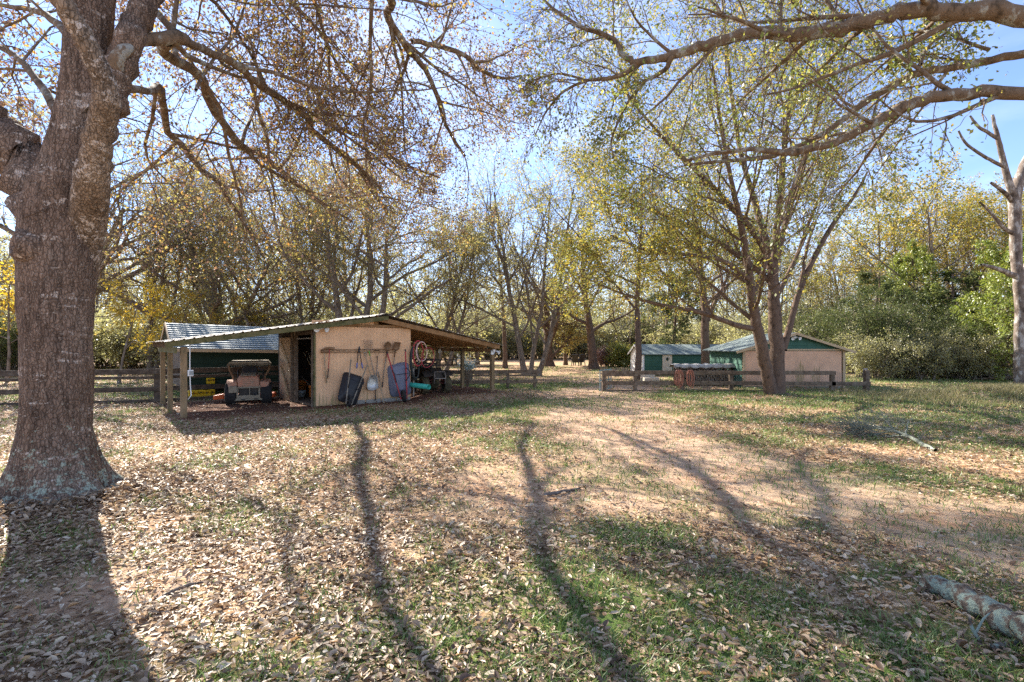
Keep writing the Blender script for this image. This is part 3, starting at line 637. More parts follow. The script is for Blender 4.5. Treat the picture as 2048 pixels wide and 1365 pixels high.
# ---------------------------------------------------------------- tools on the peach wall
def on_wall(px, py, off=0): s_, z = shed_sz(px, py, YW); return s_, z
class Tool:                                                # geometry given by photo pixels on the wall plane, off metres in front
    def __init__(s, name, label, cat, px, py, group=None):
        s.s0, s.z0 = on_wall(px, py); s.t = thing(name, label, cat, shed_pt(s.s0, YW, s.z0), TH, group)
    def p(s, px, py, off=.05): a, z = on_wall(px, py); return Vector((a - s.s0, -off, z - s.z0))
T = Tool('tool_rack', 'long wall rack of rusty wire and hooks holding the garden tools', 'tool rack', 716, 703)
for py in (699.5, 705.5):
    m = MB(); m.tube([T.p(641, py + .5, .02), T.p(716, py, .02), T.p(793, py, .02)], .009, 6); m.build('rail', M_['rust'], T.t)
m = MB()
m.beam(T.p(641, 702.5, .008), T.p(793, 702.5, .008), .012, .022); m.build('back_plate', M_['wood'], T.t)
for k in range(12):
    x_ = 650 + k * 12.7; m = MB(); m.tube([T.p(x_, 702, .01), T.p(x_, 703, .09), T.p(x_, 700, .11)], .005, 5); m.build('hook', M_['steel'], T.t)

g1 = 'long-handled tools hanging on the peach wall'
T = Tool('sledgehammer', 'sledgehammer with pale wooden handle hanging at the left end of the rack', 'hammer', 647, 703, g1)
m = MB(); m.loft([[T.p(x_, 703 + dy, .07 + dz) for dy, dz in ((-h, -.03), (-h, .03), (h, .03), (h, -.03))] for x_, h in ((640, 1.6), (642, 2.6), (652, 3), (655, 2.4))]); m.build('head', M_['rust'], T.t, bev=.008)
m = MB(); m.tube([T.p(646.5, 703, .07), T.p(648, 730, .06), T.p(652, 766, .04)], [.014, .016, .02], 8); m.build('handle', M_['handle'], T.t, smooth=True)
T = Tool('pick_mattock', 'dark iron mattock with thin red and black handle beside the sledgehammer', 'mattock', 656, 699, g1)
m = MB(); m.loft([[T.p(x_, y_ + dy, .09 + dz) for dy, dz in ((-h, -.02), (-h, .02), (h, .02), (h, -.02))] for x_, y_, h in ((641, 701.5, .5), (647, 697.5, 1.6), (656, 696.5, 2.6), (662, 697, 2.6), (667, 697, 2.2))]); m.build('head', M_['rust'], T.t, bev=.006)
m = MB(); m.tube([T.p(657, 697, .08), T.p(655.5, 740, .06)], .011, 8); m.build('handle', M_['redhose'], T.t, smooth=True)
m = MB(); m.tube([T.p(655.4, 738, .06), T.p(654, 757, .05)], .016, 8); m.build('grip', M_['black'], T.t, smooth=True)
T = Tool('bolt_cutters', 'bolt cutters with blue grips hanging open from the rack', 'bolt cutters', 717, 700, g1)
m = MB(); m.tube([T.p(716.8, 693, .07), T.p(717.5, 698, .07), T.p(715, 704, .07)], [.01, .022, .016], 6); m.tube([T.p(716.5, 694, .075), T.p(715, 699, .075), T.p(718, 705, .075)], [.008, .018, .014], 6); m.build('jaws', M_['black'], T.t)
for a, b in (((715, 704), (713, 727)), ((718, 704), (722, 727))):
    m = MB(); m.tube([T.p(*a), T.p(*b)], .011, 7); h_ = m.build('handle', M_['black'], T.t, smooth=True)
    e = (2 * b[0] - a[0] * 1.0, b[1]); dx = (b[0] - a[0]) / (b[1] - a[1]) * 10
    m = MB(); m.tube([T.p(b[0], b[1] - 1), T.p(b[0] + dx, b[1] + 10)], .017, 8); m.build('grip', M_['blue'], T.t, smooth=True)
T = Tool('bedding_fork', 'wide many-tined bedding fork with green collar hanging tines up', 'fork', 736, 698, g1)
m = MB()
for k in range(11):
    xa = 725.5 + k * 1.72; m.tube([T.p(xa + 1, 699, .06), T.p(xa + .3, 688, .09), T.p(xa - .3 + .1 * k * .2, 680.5 - .1 * k * .3, .05)], .0042, 5)
m.tube([T.p(726.5, 699, .06), T.p(736, 700, .06), T.p(743.5, 699, .06)], .006, 5); m.build('tines', M_['steel'], T.t)
m = MB(); m.tube([T.p(736, 702, .06), T.p(738.5, 712, .06)], .016, 8); m.build('collar', M_['lime'], T.t, smooth=True)
m = MB(); m.tube([T.p(738, 710, .06), T.p(745, 741, .06), T.p(755.5, 776, .05)], .014, 8); m.build('handle', M_['oldhandle'], T.t, smooth=True)
T = Tool('scoop_shovel', 'big aluminium scoop shovel hanging by its forked grip, pan down', 'scoop shovel', 731, 707, g1)
m = MB(); m.tube([T.p(725, 706, .07), T.p(731, 705.5, .07)], .013, 7); m.tube([T.p(725, 706, .07), T.p(729, 714, .07)], .011, 6); m.tube([T.p(731, 705.5, .07), T.p(730, 714, .07)], .011, 6); m.build('grip', M_['oldhandle'], T.t)
m = MB(); m.tube([T.p(729.5, 713, .07), T.p(737, 742, .08), T.p(740, 753, .09)], .016, 8); m.build('handle', M_['handle'], T.t, smooth=True)
out = [(738, 749), (742, 750), (747, 751), (750, 755), (751.3, 762), (751.5, 776), (741, 781), (731, 779), (729, 772), (731, 762), (734.5, 754)]
cx, cy = 740.5, 765
m = MB(); rings = [[T.p(cx + (a - cx) * k, cy + (b - cy) * k, of) for a, b in out] for k, of in ((1.0, .17), (.985, .165), (.8, .075), (.4, .06))]
m.loft(rings, False, True); o = m.build('pan', M_['alu'], T.t, smooth=True); so = o.modifiers.new('thick', 'SOLIDIFY'); so.thickness = .006
T = Tool('garden_rake', 'bow rake with grey handle and black tip hanging head up on the rack', 'rake', 752, 700, g1)
m = MB(); m.tube([T.p(746, 702, .06), T.p(752, 701, .06), T.p(759, 702, .06)], .008, 5)
for k in range(7): m.tube([T.p(746.5 + 2 * k, 702, .06), T.p(746.5 + 2 * k, 697, .09)], .005, 5)
m.tube([T.p(746.5, 702, .06), T.p(750.5, 710, .06), T.p(752, 716, .06)], .006, 5); m.tube([T.p(758.5, 702, .06), T.p(754.5, 710, .06), T.p(752, 716, .06)], .006, 5); m.build('head', M_['rust'], T.t)
m = MB(); m.tube([T.p(754, 713, .05), T.p(751, 760, .05), T.p(749.5, 792, .05)], .014, 8); m.build('handle', M_['steel'], T.t, smooth=True)
m = MB(); m.tube([T.p(749.6, 791, .05), T.p(749.2, 801, .05)], .018, 8); m.build('grip', M_['black'], T.t, smooth=True)
T = Tool('round_shovel', 'round-point shovel with brown blade hanging blade up', 'shovel', 772, 700, g1)
out = [(770, 701.5), (766, 699), (764.8, 692), (767.5, 686), (773, 683.3), (778, 686.5), (779.4, 692), (777, 699.5), (773.5, 702)]
m = MB(); m.loft([[T.p(772.3 + (a - 772.3) * k, 693 + (b - 693) * k, of) for a, b in out] for k, of in ((1, .12), (.97, .118), (.7, .07), (.3, .055))], False, True); o = m.build('blade', M_['rust'], T.t, smooth=True); so = o.modifiers.new('thick', 'SOLIDIFY'); so.thickness = .005
m = MB(); m.tube([T.p(771.5, 700, .06), T.p(770.5, 716, .06)], .019, 8); m.build('socket', M_['rust'], T.t, smooth=True)
m = MB(); m.tube([T.p(770.6, 715, .06), T.p(766, 745, .05), T.p(764, 766, .05)], .0145, 8); m.build('handle', M_['oldhandle'], T.t, smooth=True)
m = MB(); m.tube([T.p(764.2, 765, .05), T.p(763, 775, .05)], .018, 8); m.build('grip', M_['black'], T.t, smooth=True)
T = Tool('flat_shovel', 'square-ended flat shovel with rusty blade hanging blade up', 'shovel', 788, 700, g1)
m = MB(); out = [(786, 701), (782, 698), (785.5, 684.5), (798.8, 685.3), (795, 699.5), (791, 701.5)]
m.loft([[T.p(790 + (a - 790) * k, 692 + (b - 692) * k, of) for a, b in out] for k, of in ((1, .11), (.97, .108), (.75, .065), (.3, .055))], False, True); o = m.build('blade', M_['rust'], T.t); so = o.modifiers.new('thick', 'SOLIDIFY'); so.thickness = .005
m = MB(); m.tube([T.p(788.5, 700, .06), T.p(787, 715, .06)], .019, 8); m.build('socket', M_['rust'], T.t, smooth=True)
m = MB(); m.tube([T.p(787.2, 714, .06), T.p(784.5, 740, .05), T.p(781.5, 762, .05)], .0145, 8); m.build('handle', M_['oldhandle'], T.t, smooth=True)
T = Tool('wooden_pole', 'bare pale wooden pole leaning on the peach wall beside the rake', 'pole', 760, 816)
m = MB(); m.tube([T.p(755.5, 744, .04), T.p(757, 757, .06)], .017, 8); m.build('grip', M_['oldhandle'], T.t, smooth=True)
m = MB(); m.tube([T.p(756.8, 756, .06), T.p(759, 790, .2), T.p(760.3, 812, .3)], .0135, 8); m.build('shaft', M_['handle'], T.t, smooth=True)
m = MB(); m.tube([T.p(757.5, 806, .29), T.p(763, 806.5, .29)], .012, 6); m.tube([T.p(760.3, 804, .29), T.p(760.8, 818, .31)], .02, 6); m.build('foot', M_['handle'], T.t)

# ---- hoses hung at the right corner of the wall
def coil(name, label, cx, cy, rx, ry, off, turns, r, m_, tilt=0, hang=True):
    s0, z0 = on_wall(cx, cy - ry); t = thing(name, label, 'hose', shed_pt(s0, YW, z0), TH, 'hoses hung at the right corner of the peach wall')
    k_ = 16.0 / FPX
    for j in range(turns):
        a_, b_ = rx * k_ * (1 - .05 * j), ry * k_ * (1 - .04 * j); pts = []
        for i in range(40):
            a = 2 * math.pi * i / 40; q = Vector((a_ * math.cos(a) + rnd.uniform(-.006, .006), -off - .022 * j + .012 * math.sin(a * 3 + j), -b_ + b_ * math.sin(a) - .012 * j))
            q.x += tilt * (q.z + b_); pts.append(q)
        mb = MB(); mb.tube(pts, r, 7, True); mb.build('loop', m_, t, smooth=True)
    return t
coil('garden_hose', 'red garden hose coiled in a tall ring at the wall corner', 832, 708, 12, 26, .13, 2, .016, M_['redhose'])
coil('garden_hose', 'pale pink hose coiled in a round ring over the red one', 837, 704, 12.5, 20, .20, 2, .013, M_['palehose'])
coil('garden_hose', 'thick dark green hose hanging in long loops under the red ring', 826, 727, 9.5, 34, .10, 3, .024, M_['blackhose'], -.05)
coil('garden_hose', 'loose thin red hose drooping in a wide loop past the wall corner', 848, 716, 15, 20, .24, 1, .010, M_['redhose'], .1)
t = thing('hose_hook', 'grey steel hook bracket carrying the hoses at the wall corner', 'bracket', shed_pt(WR + .03, YW - .02, 0), TH)
m = MB(); m.beam((.05, 0, .1), (.05, 0, 1.05), .05, .04, (0, 1, 0)); m.build('stand', M_['steel'], t, bev=.004)
m = MB(); m.tube([(.05, 0, 1.0), (.1, -.1, 1.1), (.2, -.16, 1.25)], .014, 6); m.tube([(.05, 0, 1.0), (.0, -.1, 1.1), (-.1, -.16, 1.2)], .014, 6); m.tube([(.03, .0, 1.72), (.0, -.14, 1.78), (.0, -.26, 1.74), (.0, -.3, 1.8)], .012, 6); m.build('arms', M_['steel'], t)
# sea green pipe on a rack beyond the corner
p0 = P(829, 771, 15.9); p1 = P(858, 774.5, 15.45); t = thing('plastic_pipe', 'short sea green plastic pipe sticking out past the wall corner', 'pipe', p0)
d = p1 - p0; q = d.to_track_quat('Z', 'Y').to_matrix().to_4x4(); m = MB(); m.lathe([(.075, -.25), (.075, d.length), (.066, d.length), (.066, -.25), (.075, -.25)], 20, q); m.build('pipe', M_['teal'], t, smooth=True)

# ---------------------------------------------------------------- wheelbarrows stood on their noses against the wall
def wheelbarrow(label, tray_m, handle_m, rim_m, tyre_m):
    t = thing('wheelbarrow', label, 'wheelbarrow')
    # lying frame: +x towards the wheel, +z the open tray; stood up afterwards by the root rotation
    rings = []
    def rr(x0, x1, wy0, wy1, z, r):
        pts = []
        for (cx_, cy_, a0) in ((x1 - r, wy1 - r, 0), (x0 + r, wy0 - r, 90), (x0 + r, -wy0 + r, 180), (x1 - r, -wy1 + r, 270)):
            for k in range(6): a = R(a0 + 18 * k); pts.append(Vector((cx_ + r * math.cos(a), cy_ + r * math.sin(a), z + (.05 * (cx_ - .1)))))
        return pts
    rings = [rr(-.52, .56, .38, .34, .325, .14), rr(-.53, .57, .39, .35, .31, .14), rr(-.5, .54, .365, .325, .30, .14), rr(-.42, .40, .28, .23, .10, .12), rr(-.36, .34, .24, .19, .055, .1)]
    m = MB(); m.loft(rings, False, True); tr = m.build('tray', tray_m, t, smooth=True); so = tr.modifiers.new('thick', 'SOLIDIFY'); so.thickness = .008
    for sgn in (-1, 1):
        m = MB(); m.beam((-.86, sgn * .30, .03), (.70, sgn * .095, .0), .038, .045); h_ = m.build('handle', handle_m, t, bev=.006)
        m = MB(); m.tube([(-.93, sgn * .309, .03), (-.80, sgn * .293, .03)], .024, 8); m.build('grip', M_['black'] if handle_m == M_['red'] else handle_m, h_, smooth=True)
        m = MB(); m.tube([(-.32, sgn * .23, .02), (-.24, sgn * .25, -.17), (-.14, sgn * .25, -.33), (-.06, sgn * .25, -.33), (.12, sgn * .16, .0)], .014, 7); m.build('leg', M_['black'], t, smooth=True)
    m = MB(); m.tube([(-.10, -.25, -.32), (-.10, .25, -.32)], .012, 6); m.build('leg_brace', M_['black'], t)
    m = MB(); m.tube([(.60, -.115, -.035), (.60, .115, -.035)], .012, 8); m.build('axle', M_['steel'], t)
    wh = bpy.data.objects.new('wheel', None); C.objects.link(wh); wh.parent = t; wh.location = (.60, 0, -.035); wh.empty_display_size = .1
    rot = Matrix.Rotation(R(90), 4, 'X'); n = 26
    m = MB(); m.lathe([(.115, -.04), (.15, -.052), (.19, -.045), (.203, 0), (.19, .045), (.15, .052), (.115, .04)], n, rot); m.build('tyre', tyre_m, wh, smooth=True)
    m = MB(); m.lathe([(.012, -.045), (.03, -.045), (.035, -.012), (.10, -.02), (.12, -.04), (.12, .04), (.10, .02), (.035, .012), (.03, .045), (.012, .045)], n, rot); m.build('rim', rim_m, wh, smooth=True)
    m = MB(); m.beam((.62, -.14, .055), (.62, .14, .055), .04, .03); m.build('nose_guard', M_['black'], t)
    return t
def stand(t, px, py, w, lean, roll, yaw, sc=1.0):                  # the wheel's foot at that pixel, tray towards the wall
    s_, z = shed_sz(px, py, w); root = shed_pt(s_, w, 0)
    ex = Vector((0, 0, -1)); ez = Vector((0, 1, 0)); ey = ez.cross(ex)
    M3 = Matrix((ex, ey, ez)).transposed().to_4x4()
    Mx = Matrix.Rotation(TH + R(yaw), 4, 'Z') @ Matrix.Rotation(R(roll), 4, 'Y') @ Matrix.Rotation(R(lean), 4, 'X') @ M3
    t.rotation_euler = Mx.to_euler(); t.scale = (sc,) * 3; Mx = Mx @ Matrix.Scale(sc, 4); low = min((Mx @ Vector((.60 + .2 * math.cos(a), 0, -.035 + .2 * math.sin(a)))).z for a in [i * .2 for i in range(32)])
    low = min([low] + [(Mx @ Vector((.70, s * .095, -.02))).z for s in (-1, 1)])
    foot = Mx @ Vector((.75, 0, -.03)); t.location = (root.x - foot.x, root.y - foot.y, float(gz(root.x, root.y)) + .005 - low)
b1 = wheelbarrow('black wheelbarrow with grey wooden handles propped on its nose against the peach wall', M_['black'], M_['oldhandle'], M_['black'], M_['rubber'])
stand(b1, 697, 823, -.42, -20, 19, -10, .80)
m = MB(); a_ = -.33
for k in range(9): m.box((a_ + .032 * k, -.272 - .0 * k, .155 + .0016 * k), (.018, .003, .035), Matrix.Rotation(R(28), 3, 'X'))
m.build('lettering', M_['white'], b1)
b2 = wheelbarrow('grey wheelbarrow with red handles propped on its nose at the right end of the wall', M_['greytray'], M_['red'], M_['steel'], M_['rubber'])
stand(b2, 809, 818, -.28, -9, -7, -14, .93)
m = MB(); rt = Matrix.Rotation(R(28), 3, 'X')
m.box((-.02, -.262, .17), (.045, .003, .05), rt); m.box((.035, -.258, .172), (.03, .003, .03), rt); m.box((-.07, -.27, .165), (.02, .003, .04), rt)
m.build('badge', M_['red'], b2)

# ---------------------------------------------------------------- things inside the shed's doorway
def bucket(label, loc, m_, h=.37, r=.15):
    t = thing('bucket', label, 'bucket', loc, rnd.uniform(0, 3), 'buckets inside the shed doorway')
    m = MB(); m.lathe([(0, 0), (r * .86, 0), (r * .98, h - .06), (r * 1.06, h - .06), (r * 1.06, h - .045), (r * 1.0, h - .045), (r, h - .02), (r * 1.05, h - .02), (r * 1.05, h), (r * .97, h), (r * .84, .01), (0, .01)], 24); m.build('body', m_, t, smooth=True)
    m = MB(); m.tube([(math.cos(a) * r * 1.05, -.02 - math.sin(a) * .03, h - .07 - math.sin(a) * .16) for a in [math.pi * i / 10 for i in range(11)]], .004, 5); m.build('bail', M_['steel'], t)
    return t
bucket('larger orange bucket at the back of the shed doorway', P(603, 787, 17.0), M_['bucket'], .42, .17)
bucket('orange bucket holding grey sticks in the shed doorway', P(627, 794, 16.2), M_['bucket'], .36, .145)
bucket('small grey bucket on the doorway floor in front of the orange one', P(602, 794, 16.2), M_['greybucket'], .2, .14)
for k, (a, b, lab) in enumerate((((606, 690), (632, 740), 'upper pale pole slanting across the dark doorway'), ((604, 700), (630, 748), 'lower pale pole slanting across the dark doorway'), ((618, 712), (633, 765), 'steep grey pole standing behind the orange bucket'), ((628, 738), (632, 784), 'short grey stick standing in the orange bucket'), ((622, 752), (629, 786), 'thin bent stick standing in the orange bucket'), ((600, 752), (624, 776), 'flat board leaning low across the doorway'))):
    pa = P(*a, 16.9 - .1 * k); pb = P(*b, 16.25); t = thing('pole', lab, 'pole', pb, 0, 'poles leaning inside the shed doorway')
    m = MB(); m.tube([(0, 0, 0), (pa - pb) * .5 + Vector((.01, 0, .01)), pa - pb], .02 if k < 3 else .012, 7); m.build('shaft', M_['handle'] if k < 2 else M_['oldhandle'], t, smooth=True)

# ---------------------------------------------------------------- ride-on mower under the left lean-to, seen from behind
MW = P(497, 809, 15.0); mw = thing('ride_on_mower', 'dusty orange ride-on mower with a beige sunshade parked under the left lean-to', 'mower', (MW.x, MW.y, float(gz(MW.x, MW.y))), R(24))
def wheel(parent, loc, r, w, tyre_m, rim_m, rotz=0, name='wheel', lug=18):
    wh = bpy.data.objects.new(name, None); C.objects.link(wh); wh.parent = parent; wh.location = loc; wh.rotation_euler = (0, 0, rotz); wh.empty_display_size = .1
    M = Matrix.Rotation(R(90), 4, 'Y'); m = MB()
    m.lathe([(r * .55, -w * .42), (r * .75, -w * .5), (r * .93, -w * .46), (r * .975, -w * .3), (r * .975, w * .3), (r * .93, w * .46), (r * .75, w * .5), (r * .55, w * .42)], 32, M)
    for k in range(lug):
        a = 2 * math.pi * k / lug
        for sg in (-1, 1):
            Mr = Matrix.Rotation(a + sg * .05, 3, 'X') @ Matrix.Rotation(sg * R(24), 3, 'Z'); c = Matrix.Rotation(a + sg * .05, 3, 'X') @ Vector((sg * w * .24, 0, r * .985))
            m.box(c, (w * .44, r * .085, r * .06), Matrix.Rotation(a + sg * .05, 3, 'X') @ Matrix.Rotation(sg * R(22), 3, 'Z'))
    m.build('tyre', tyre_m, wh)
    m = MB(); m.lathe([(0, -w * .22), (r * .2, -w * .25), (r * .45, -w * .2), (r * .57, -w * .43), (r * .57, w * .43), (r * .45, w * .2), (r * .2, w * .25), (0, w * .22)], 24, M); m.build('rim', rim_m, wh, smooth=True)
    return wh
wheel(mw, (-.47, .25, .31), .31, .30, M_['rubber'], M_['dust']); wheel(mw, (.47, .25, .31), .31, .30, M_['rubber'], M_['dust'])
wheel(mw, (-.40, 1.75, .16), .16, .13, M_['rubber'], M_['dust'], 0, 'caster_wheel', 10); wheel(mw, (.40, 1.75, .16), .16, .13, M_['rubber'], M_['dust'], 0, 'caster_wheel', 10)
def hull(rings): m = MB(); m.loft([[Vector(p) for p in r] for r in rings]); return m
# engine cover: rounded lid, louvres and a grille
def ring(y, x0, x1, z0, z1, r=.05):
    return [(x0, y, z0), (x1, y, z0), (x1, y, z1 - r), (x1 - r, y, z1), (x0 + r, y, z1), (x0, y, z1 - r)]
hd = hull([ring(.0, -.27, .27, .52, .76, .05), ring(.05, -.29, .29, .52, .82, .07), ring(.35, -.28, .28, .5, .88, .08), ring(.6, -.22, .22, .5, .90, .06)]).build('engine_cover', M_['orangedust'], mw, bev=.015)
m = MB()
for k in range(4): m.box((.03, -.012 + .004 * k, .57 + .055 * k), (.42 - .02 * k, .02, .012))
m.build('louvre', M_['dust'], hd)
m = MB(); m.box((0, .1, .88), (.4, .34, .02), Matrix.Rotation(R(10), 3, 'X')); m.build('lid', M_['dust'], hd, bev=.01)
# rear frame with two openings
m = MB()
for c_, d_ in (((0, 0, .50), (.62, .05, .05)), ((0, 0, .22), (.62, .06, .10)), ((-.285, 0, .36), (.05, .05, .3)), ((.285, 0, .36), (.05, .05, .3)), ((.03, 0, .36), (.025, .045, .28))): m.box(c_, d_)
m.box((0, .02, .15), (.72, .07, .06)); m.build('rear_frame', M_['dust'], mw, bev=.008)
m = MB(); m.box((0, .12, .36), (.52, .16, .26)); m.build('engine', M_['atv'], mw, bev=.02)
m = MB(); q = Matrix.Rotation(R(90), 4, 'X'); q.translation = Vector((.17, .06, .31)); m.lathe([(.0, .04), (.045, .04), (.05, .12), (.035, .12), (.03, .06)], 14, q); m.build('exhaust', M_['black'], mw)
m = MB(); m.box((-.14, -.028, .155), (.1, .02, .03)); m.box((.2, -.028, .155), (.1, .02, .03)); m.build('tail_reflector', M_['black'], mw)
# fenders and fuel tanks beside the seat
for sg in (-1, 1):
    hull([[(sg * .30, .02, .45), (sg * .52, .02, .50), (sg * .55, .02, .64), (sg * .30, .02, .66)], [(sg * .30, .3, .50), (sg * .60, .3, .62), (sg * .58, .3, .72), (sg * .30, .3, .72)], [(sg * .28, .85, .45), (sg * .56, .85, .52), (sg * .54, .85, .66), (sg * .28, .85, .66)]]).build('fender', M_['orangedust'], mw, bev=.02)
m = MB(); m.box((-.40, -.02, .45), (.22, .14, .2)); m.build('side_tank', M_['dust'], mw, bev=.03)
st = hull([[(-.2, .66, .78), (.2, .66, .78), (.2, .66, .85), (-.2, .66, .85)], [(-.24, .9, .72), (.24, .9, .72), (.24, .9, .82), (-.24, .9, .82)], [(-.22, 1.15, .74), (.22, 1.15, .74), (.22, 1.15, .82), (-.22, 1.15, .82)]]).build('seat', M_['black'], mw, bev=.03)
hull([[(-.2, .62, .80), (.2, .62, .80), (.2, .72, .80), (-.2, .72, .80)], [(-.22, .56, 1.0), (.22, .56, 1.0), (.22, .68, 1.0), (-.22, .68, 1.0)], [(-.15, .52, 1.12), (.15, .52, 1.12), (.15, .6, 1.12), (-.15, .6, 1.12)]]).build('backrest', M_['black'], mw, bev=.03)
for sg in (-1, 1):
    m = MB(); m.tube([(sg * .44, .35, .6), (sg * .42, .4, .78), (sg * .53, .5, 1.0), (sg * .55, .5, 1.2)], .03, 8); m.build('roll_bar', M_['rust'], mw, smooth=True)
    m = MB(); m.tube([(sg * .34, 1.0, .6), (sg * .36, 1.15, .95), (sg * .2, 1.3, 1.02)], .016, 7); m.build('steering_lever', M_['black'], mw, smooth=True)
# sunshade: thin curved panel
rg = []
for y_, dz in ((.18, 0), (.5, .02), (.9, .025), (1.3, .02), (1.45, .0)):
    rg.append([(-.58, y_, 1.19 + dz - .05), (-.5, y_, 1.245 + dz), (.5, y_, 1.245 + dz), (.58, y_, 1.19 + dz - .05), (.58, y_, 1.15 + dz - .04), (.5, y_, 1.225 + dz - .015), (-.5, y_, 1.225 + dz - .015), (-.58, y_, 1.15 + dz - .04)])
hull(rg).build('sunshade', M_['dust'], mw, smooth=False, bev=.01)
m = MB(); m.box((0, .165, 1.222), (1.02, .02, .05)); m.build('sunshade_edge', M_['dust'], mw, bev=.02)
dk = hull([[(-.7, .75, .1), (.66, .75, .1), (.66, .75, .24), (-.7, .75, .24)], [(-.75, 1.1, .1), (.72, 1.1, .1), (.72, 1.1, .26), (-.75, 1.1, .26)], [(-.6, 1.55, .1), (.6, 1.55, .1), (.6, 1.55, .24), (-.6, 1.55, .24)]]).build('mower_deck', M_['orange'], mw, bev=.03)
hull([[(-.98, .72, .1), (-.7, .72, .12), (-.7, .72, .27), (-.98, .72, .22)], [(-1.0, 1.15, .1), (-.72, 1.15, .12), (-.72, 1.15, .27), (-1.0, 1.15, .22)]]).build('discharge_chute', M_['orange'], dk, bev=.015)
m = MB(); m.box((0, 1.2, .4), (.5, .9, .06)); m.build('foot_plate', M_['atv'], mw, bev=.01)

# yellow cases on the ground behind the mower
for px, py, Y, d, lab in ((399, 787, 17.0, (.62, .3, .24), 'yellow plastic case on the ground behind the left lean-to'), (417, 784, 17.2, (.34, .26, .24), 'smaller yellow case standing beside the long yellow case'), (421, 768, 17.7, (.24, .2, .2), 'small yellow box sitting above and behind the yellow cases')):
    q = P(px, py, Y); t = thing('yellow_case', lab, 'case', q, TH, 'yellow cases behind the left lean-to'); q0 = max(0.0, q.z) if py < 780 else 0; t.location.z = q0
    m = MB(); m.box((0, 0, d[2] * .3), (d[0], d[1], d[2] * .6)); m.build('body', M_['yellow'], t, bev=.015)
    m = MB(); m.box((0, 0, d[2] * .83), (d[0] * 1.03, d[1] * 1.03, d[2] * .36)); m.build('lid', M_['yellow'], t, bev=.015)
    m = MB(); m.tube([(-.06, -d[1] * .5, d[2] * .7), (-.06, -d[1] * .62, d[2] * .72), (.06, -d[1] * .62, d[2] * .72), (.06, -d[1] * .5, d[2] * .7)], .009, 6); m.build('handle', M_['black'], t)
    m = MB()
    for sg in (-1, 1): m.box((sg * d[0] * .3, -d[1] * .53, d[2] * .64), (.03, .012, .06))
    m.build('latch', M_['black'], t)
sup = thing('low_bench', 'rough low plank bench behind the left lean-to with a yellow box on it', 'bench', P(424, 770, 17.7), TH); zb = max(.2, P(424, 770, 17.7).z); sup.location.z = 0
m = MB(); m.box((0, 0, zb - .03), (1.4, .3, .05)); m.build('plank', M_['wooddark'], sup, bev=.005)
for sg in (-1, 1):
    m = MB(); m.box((sg * .55, 0, (zb - .06) / 2), (.06, .25, zb - .06)); m.build('leg', M_['wooddark'], sup, bev=.005)

# ---------------------------------------------------------------- quad bike under the right lean-to
QB = P(872, 796, 17.2); zq = float(gz(QB.x, QB.y)); qb = thing('quad_bike', 'muddy dark quad bike with luggage rack parked under the right lean-to', 'quad bike', (QB.x + .1, QB.y, zq), TH - R(8))
for x_ in (-.40, .40):
    wheel(qb, (x_, .32, .29), .29, .24, M_['mud'], M_['atv'], R(-4), 'wheel', 14); wheel(qb, (x_, 1.55, .29), .29, .28, M_['mud'], M_['atv'], 0, 'wheel', 14)
hull([[(-.16, .05, .5), (.16, .05, .5), (.2, .05, .72), (-.2, .05, .72)], [(-.22, .4, .45), (.22, .4, .45), (.25, .4, .86), (-.25, .4, .86)], [(-.18, .85, .4), (.18, .85, .4), (.14, .85, .8), (-.14, .85, .8)], [(-.2, 1.6, .45), (.2, 1.6, .45), (.22, 1.6, .78), (-.22, 1.6, .78)], [(-.2, 1.95, .6), (.2, 1.95, .6), (.2, 1.95, .76), (-.2, 1.95, .76)]]).build('body', M_['atv'], qb, bev=.03)
hull([[(-.16, .85, .8), (.16, .85, .8), (.13, .85, .9), (-.13, .85, .9)], [(-.18, 1.3, .78), (.18, 1.3, .78), (.15, 1.3, .87), (-.15, 1.3, .87)], [(-.16, 1.7, .78), (.16, 1.7, .78), (.14, 1.7, .9), (-.14, 1.7, .9)]]).build('seat', M_['black'], qb, bev=.03)
for sg in (-1, 1):
    for y0 in (.32, 1.55):
        rg = []
        for k in range(9):
            a = math.pi * (.22 + .6 * k / 8); yy = y0 - math.cos(a) * .42; zz = .34 + math.sin(a) * .42
            rg.append([(sg * .2, yy, zz), (sg * .52, yy, zz - .03), (sg * .52, yy, zz - .015), (sg * .2, yy, zz + .02)])
        hull(rg).build('fender', M_['atv'], qb)
    m = MB(); m.tube([(sg * .14, .3, .38), (sg * .32, .32, .3)], .02, 6); m.tube([(sg * .14, .2, .5), (sg * .33, .32, .36)], .02, 6); m.build('suspension_arm', M_['atvred'], qb)
    m = MB(); m.tube([(sg * .15, .25, .75), (sg * .3, .32, .4)], [.035, .025], 8); m.build('shock_absorber', M_['atvred'], qb)
    q = Matrix.Rotation(R(90), 4, 'X'); q.translation = Vector((sg * .17, .03, .66)); m = MB(); m.lathe([(0, .02), (.035, .02), (.045, 0), (.045, -.06), (0, -.06)], 14, q); m.build('headlight', M_['glass'], qb)
m = MB(); m.tube([(-.2, -.05, .35), (-.2, -.1, .55), (-.18, -.06, .74), (.18, -.06, .74), (.2, -.1, .55), (.2, -.05, .35)], .02, 7); m.tube([(-.2, -.1, .52), (.2, -.1, .52)], .018, 7); m.build('bumper', M_['steel'], qb)
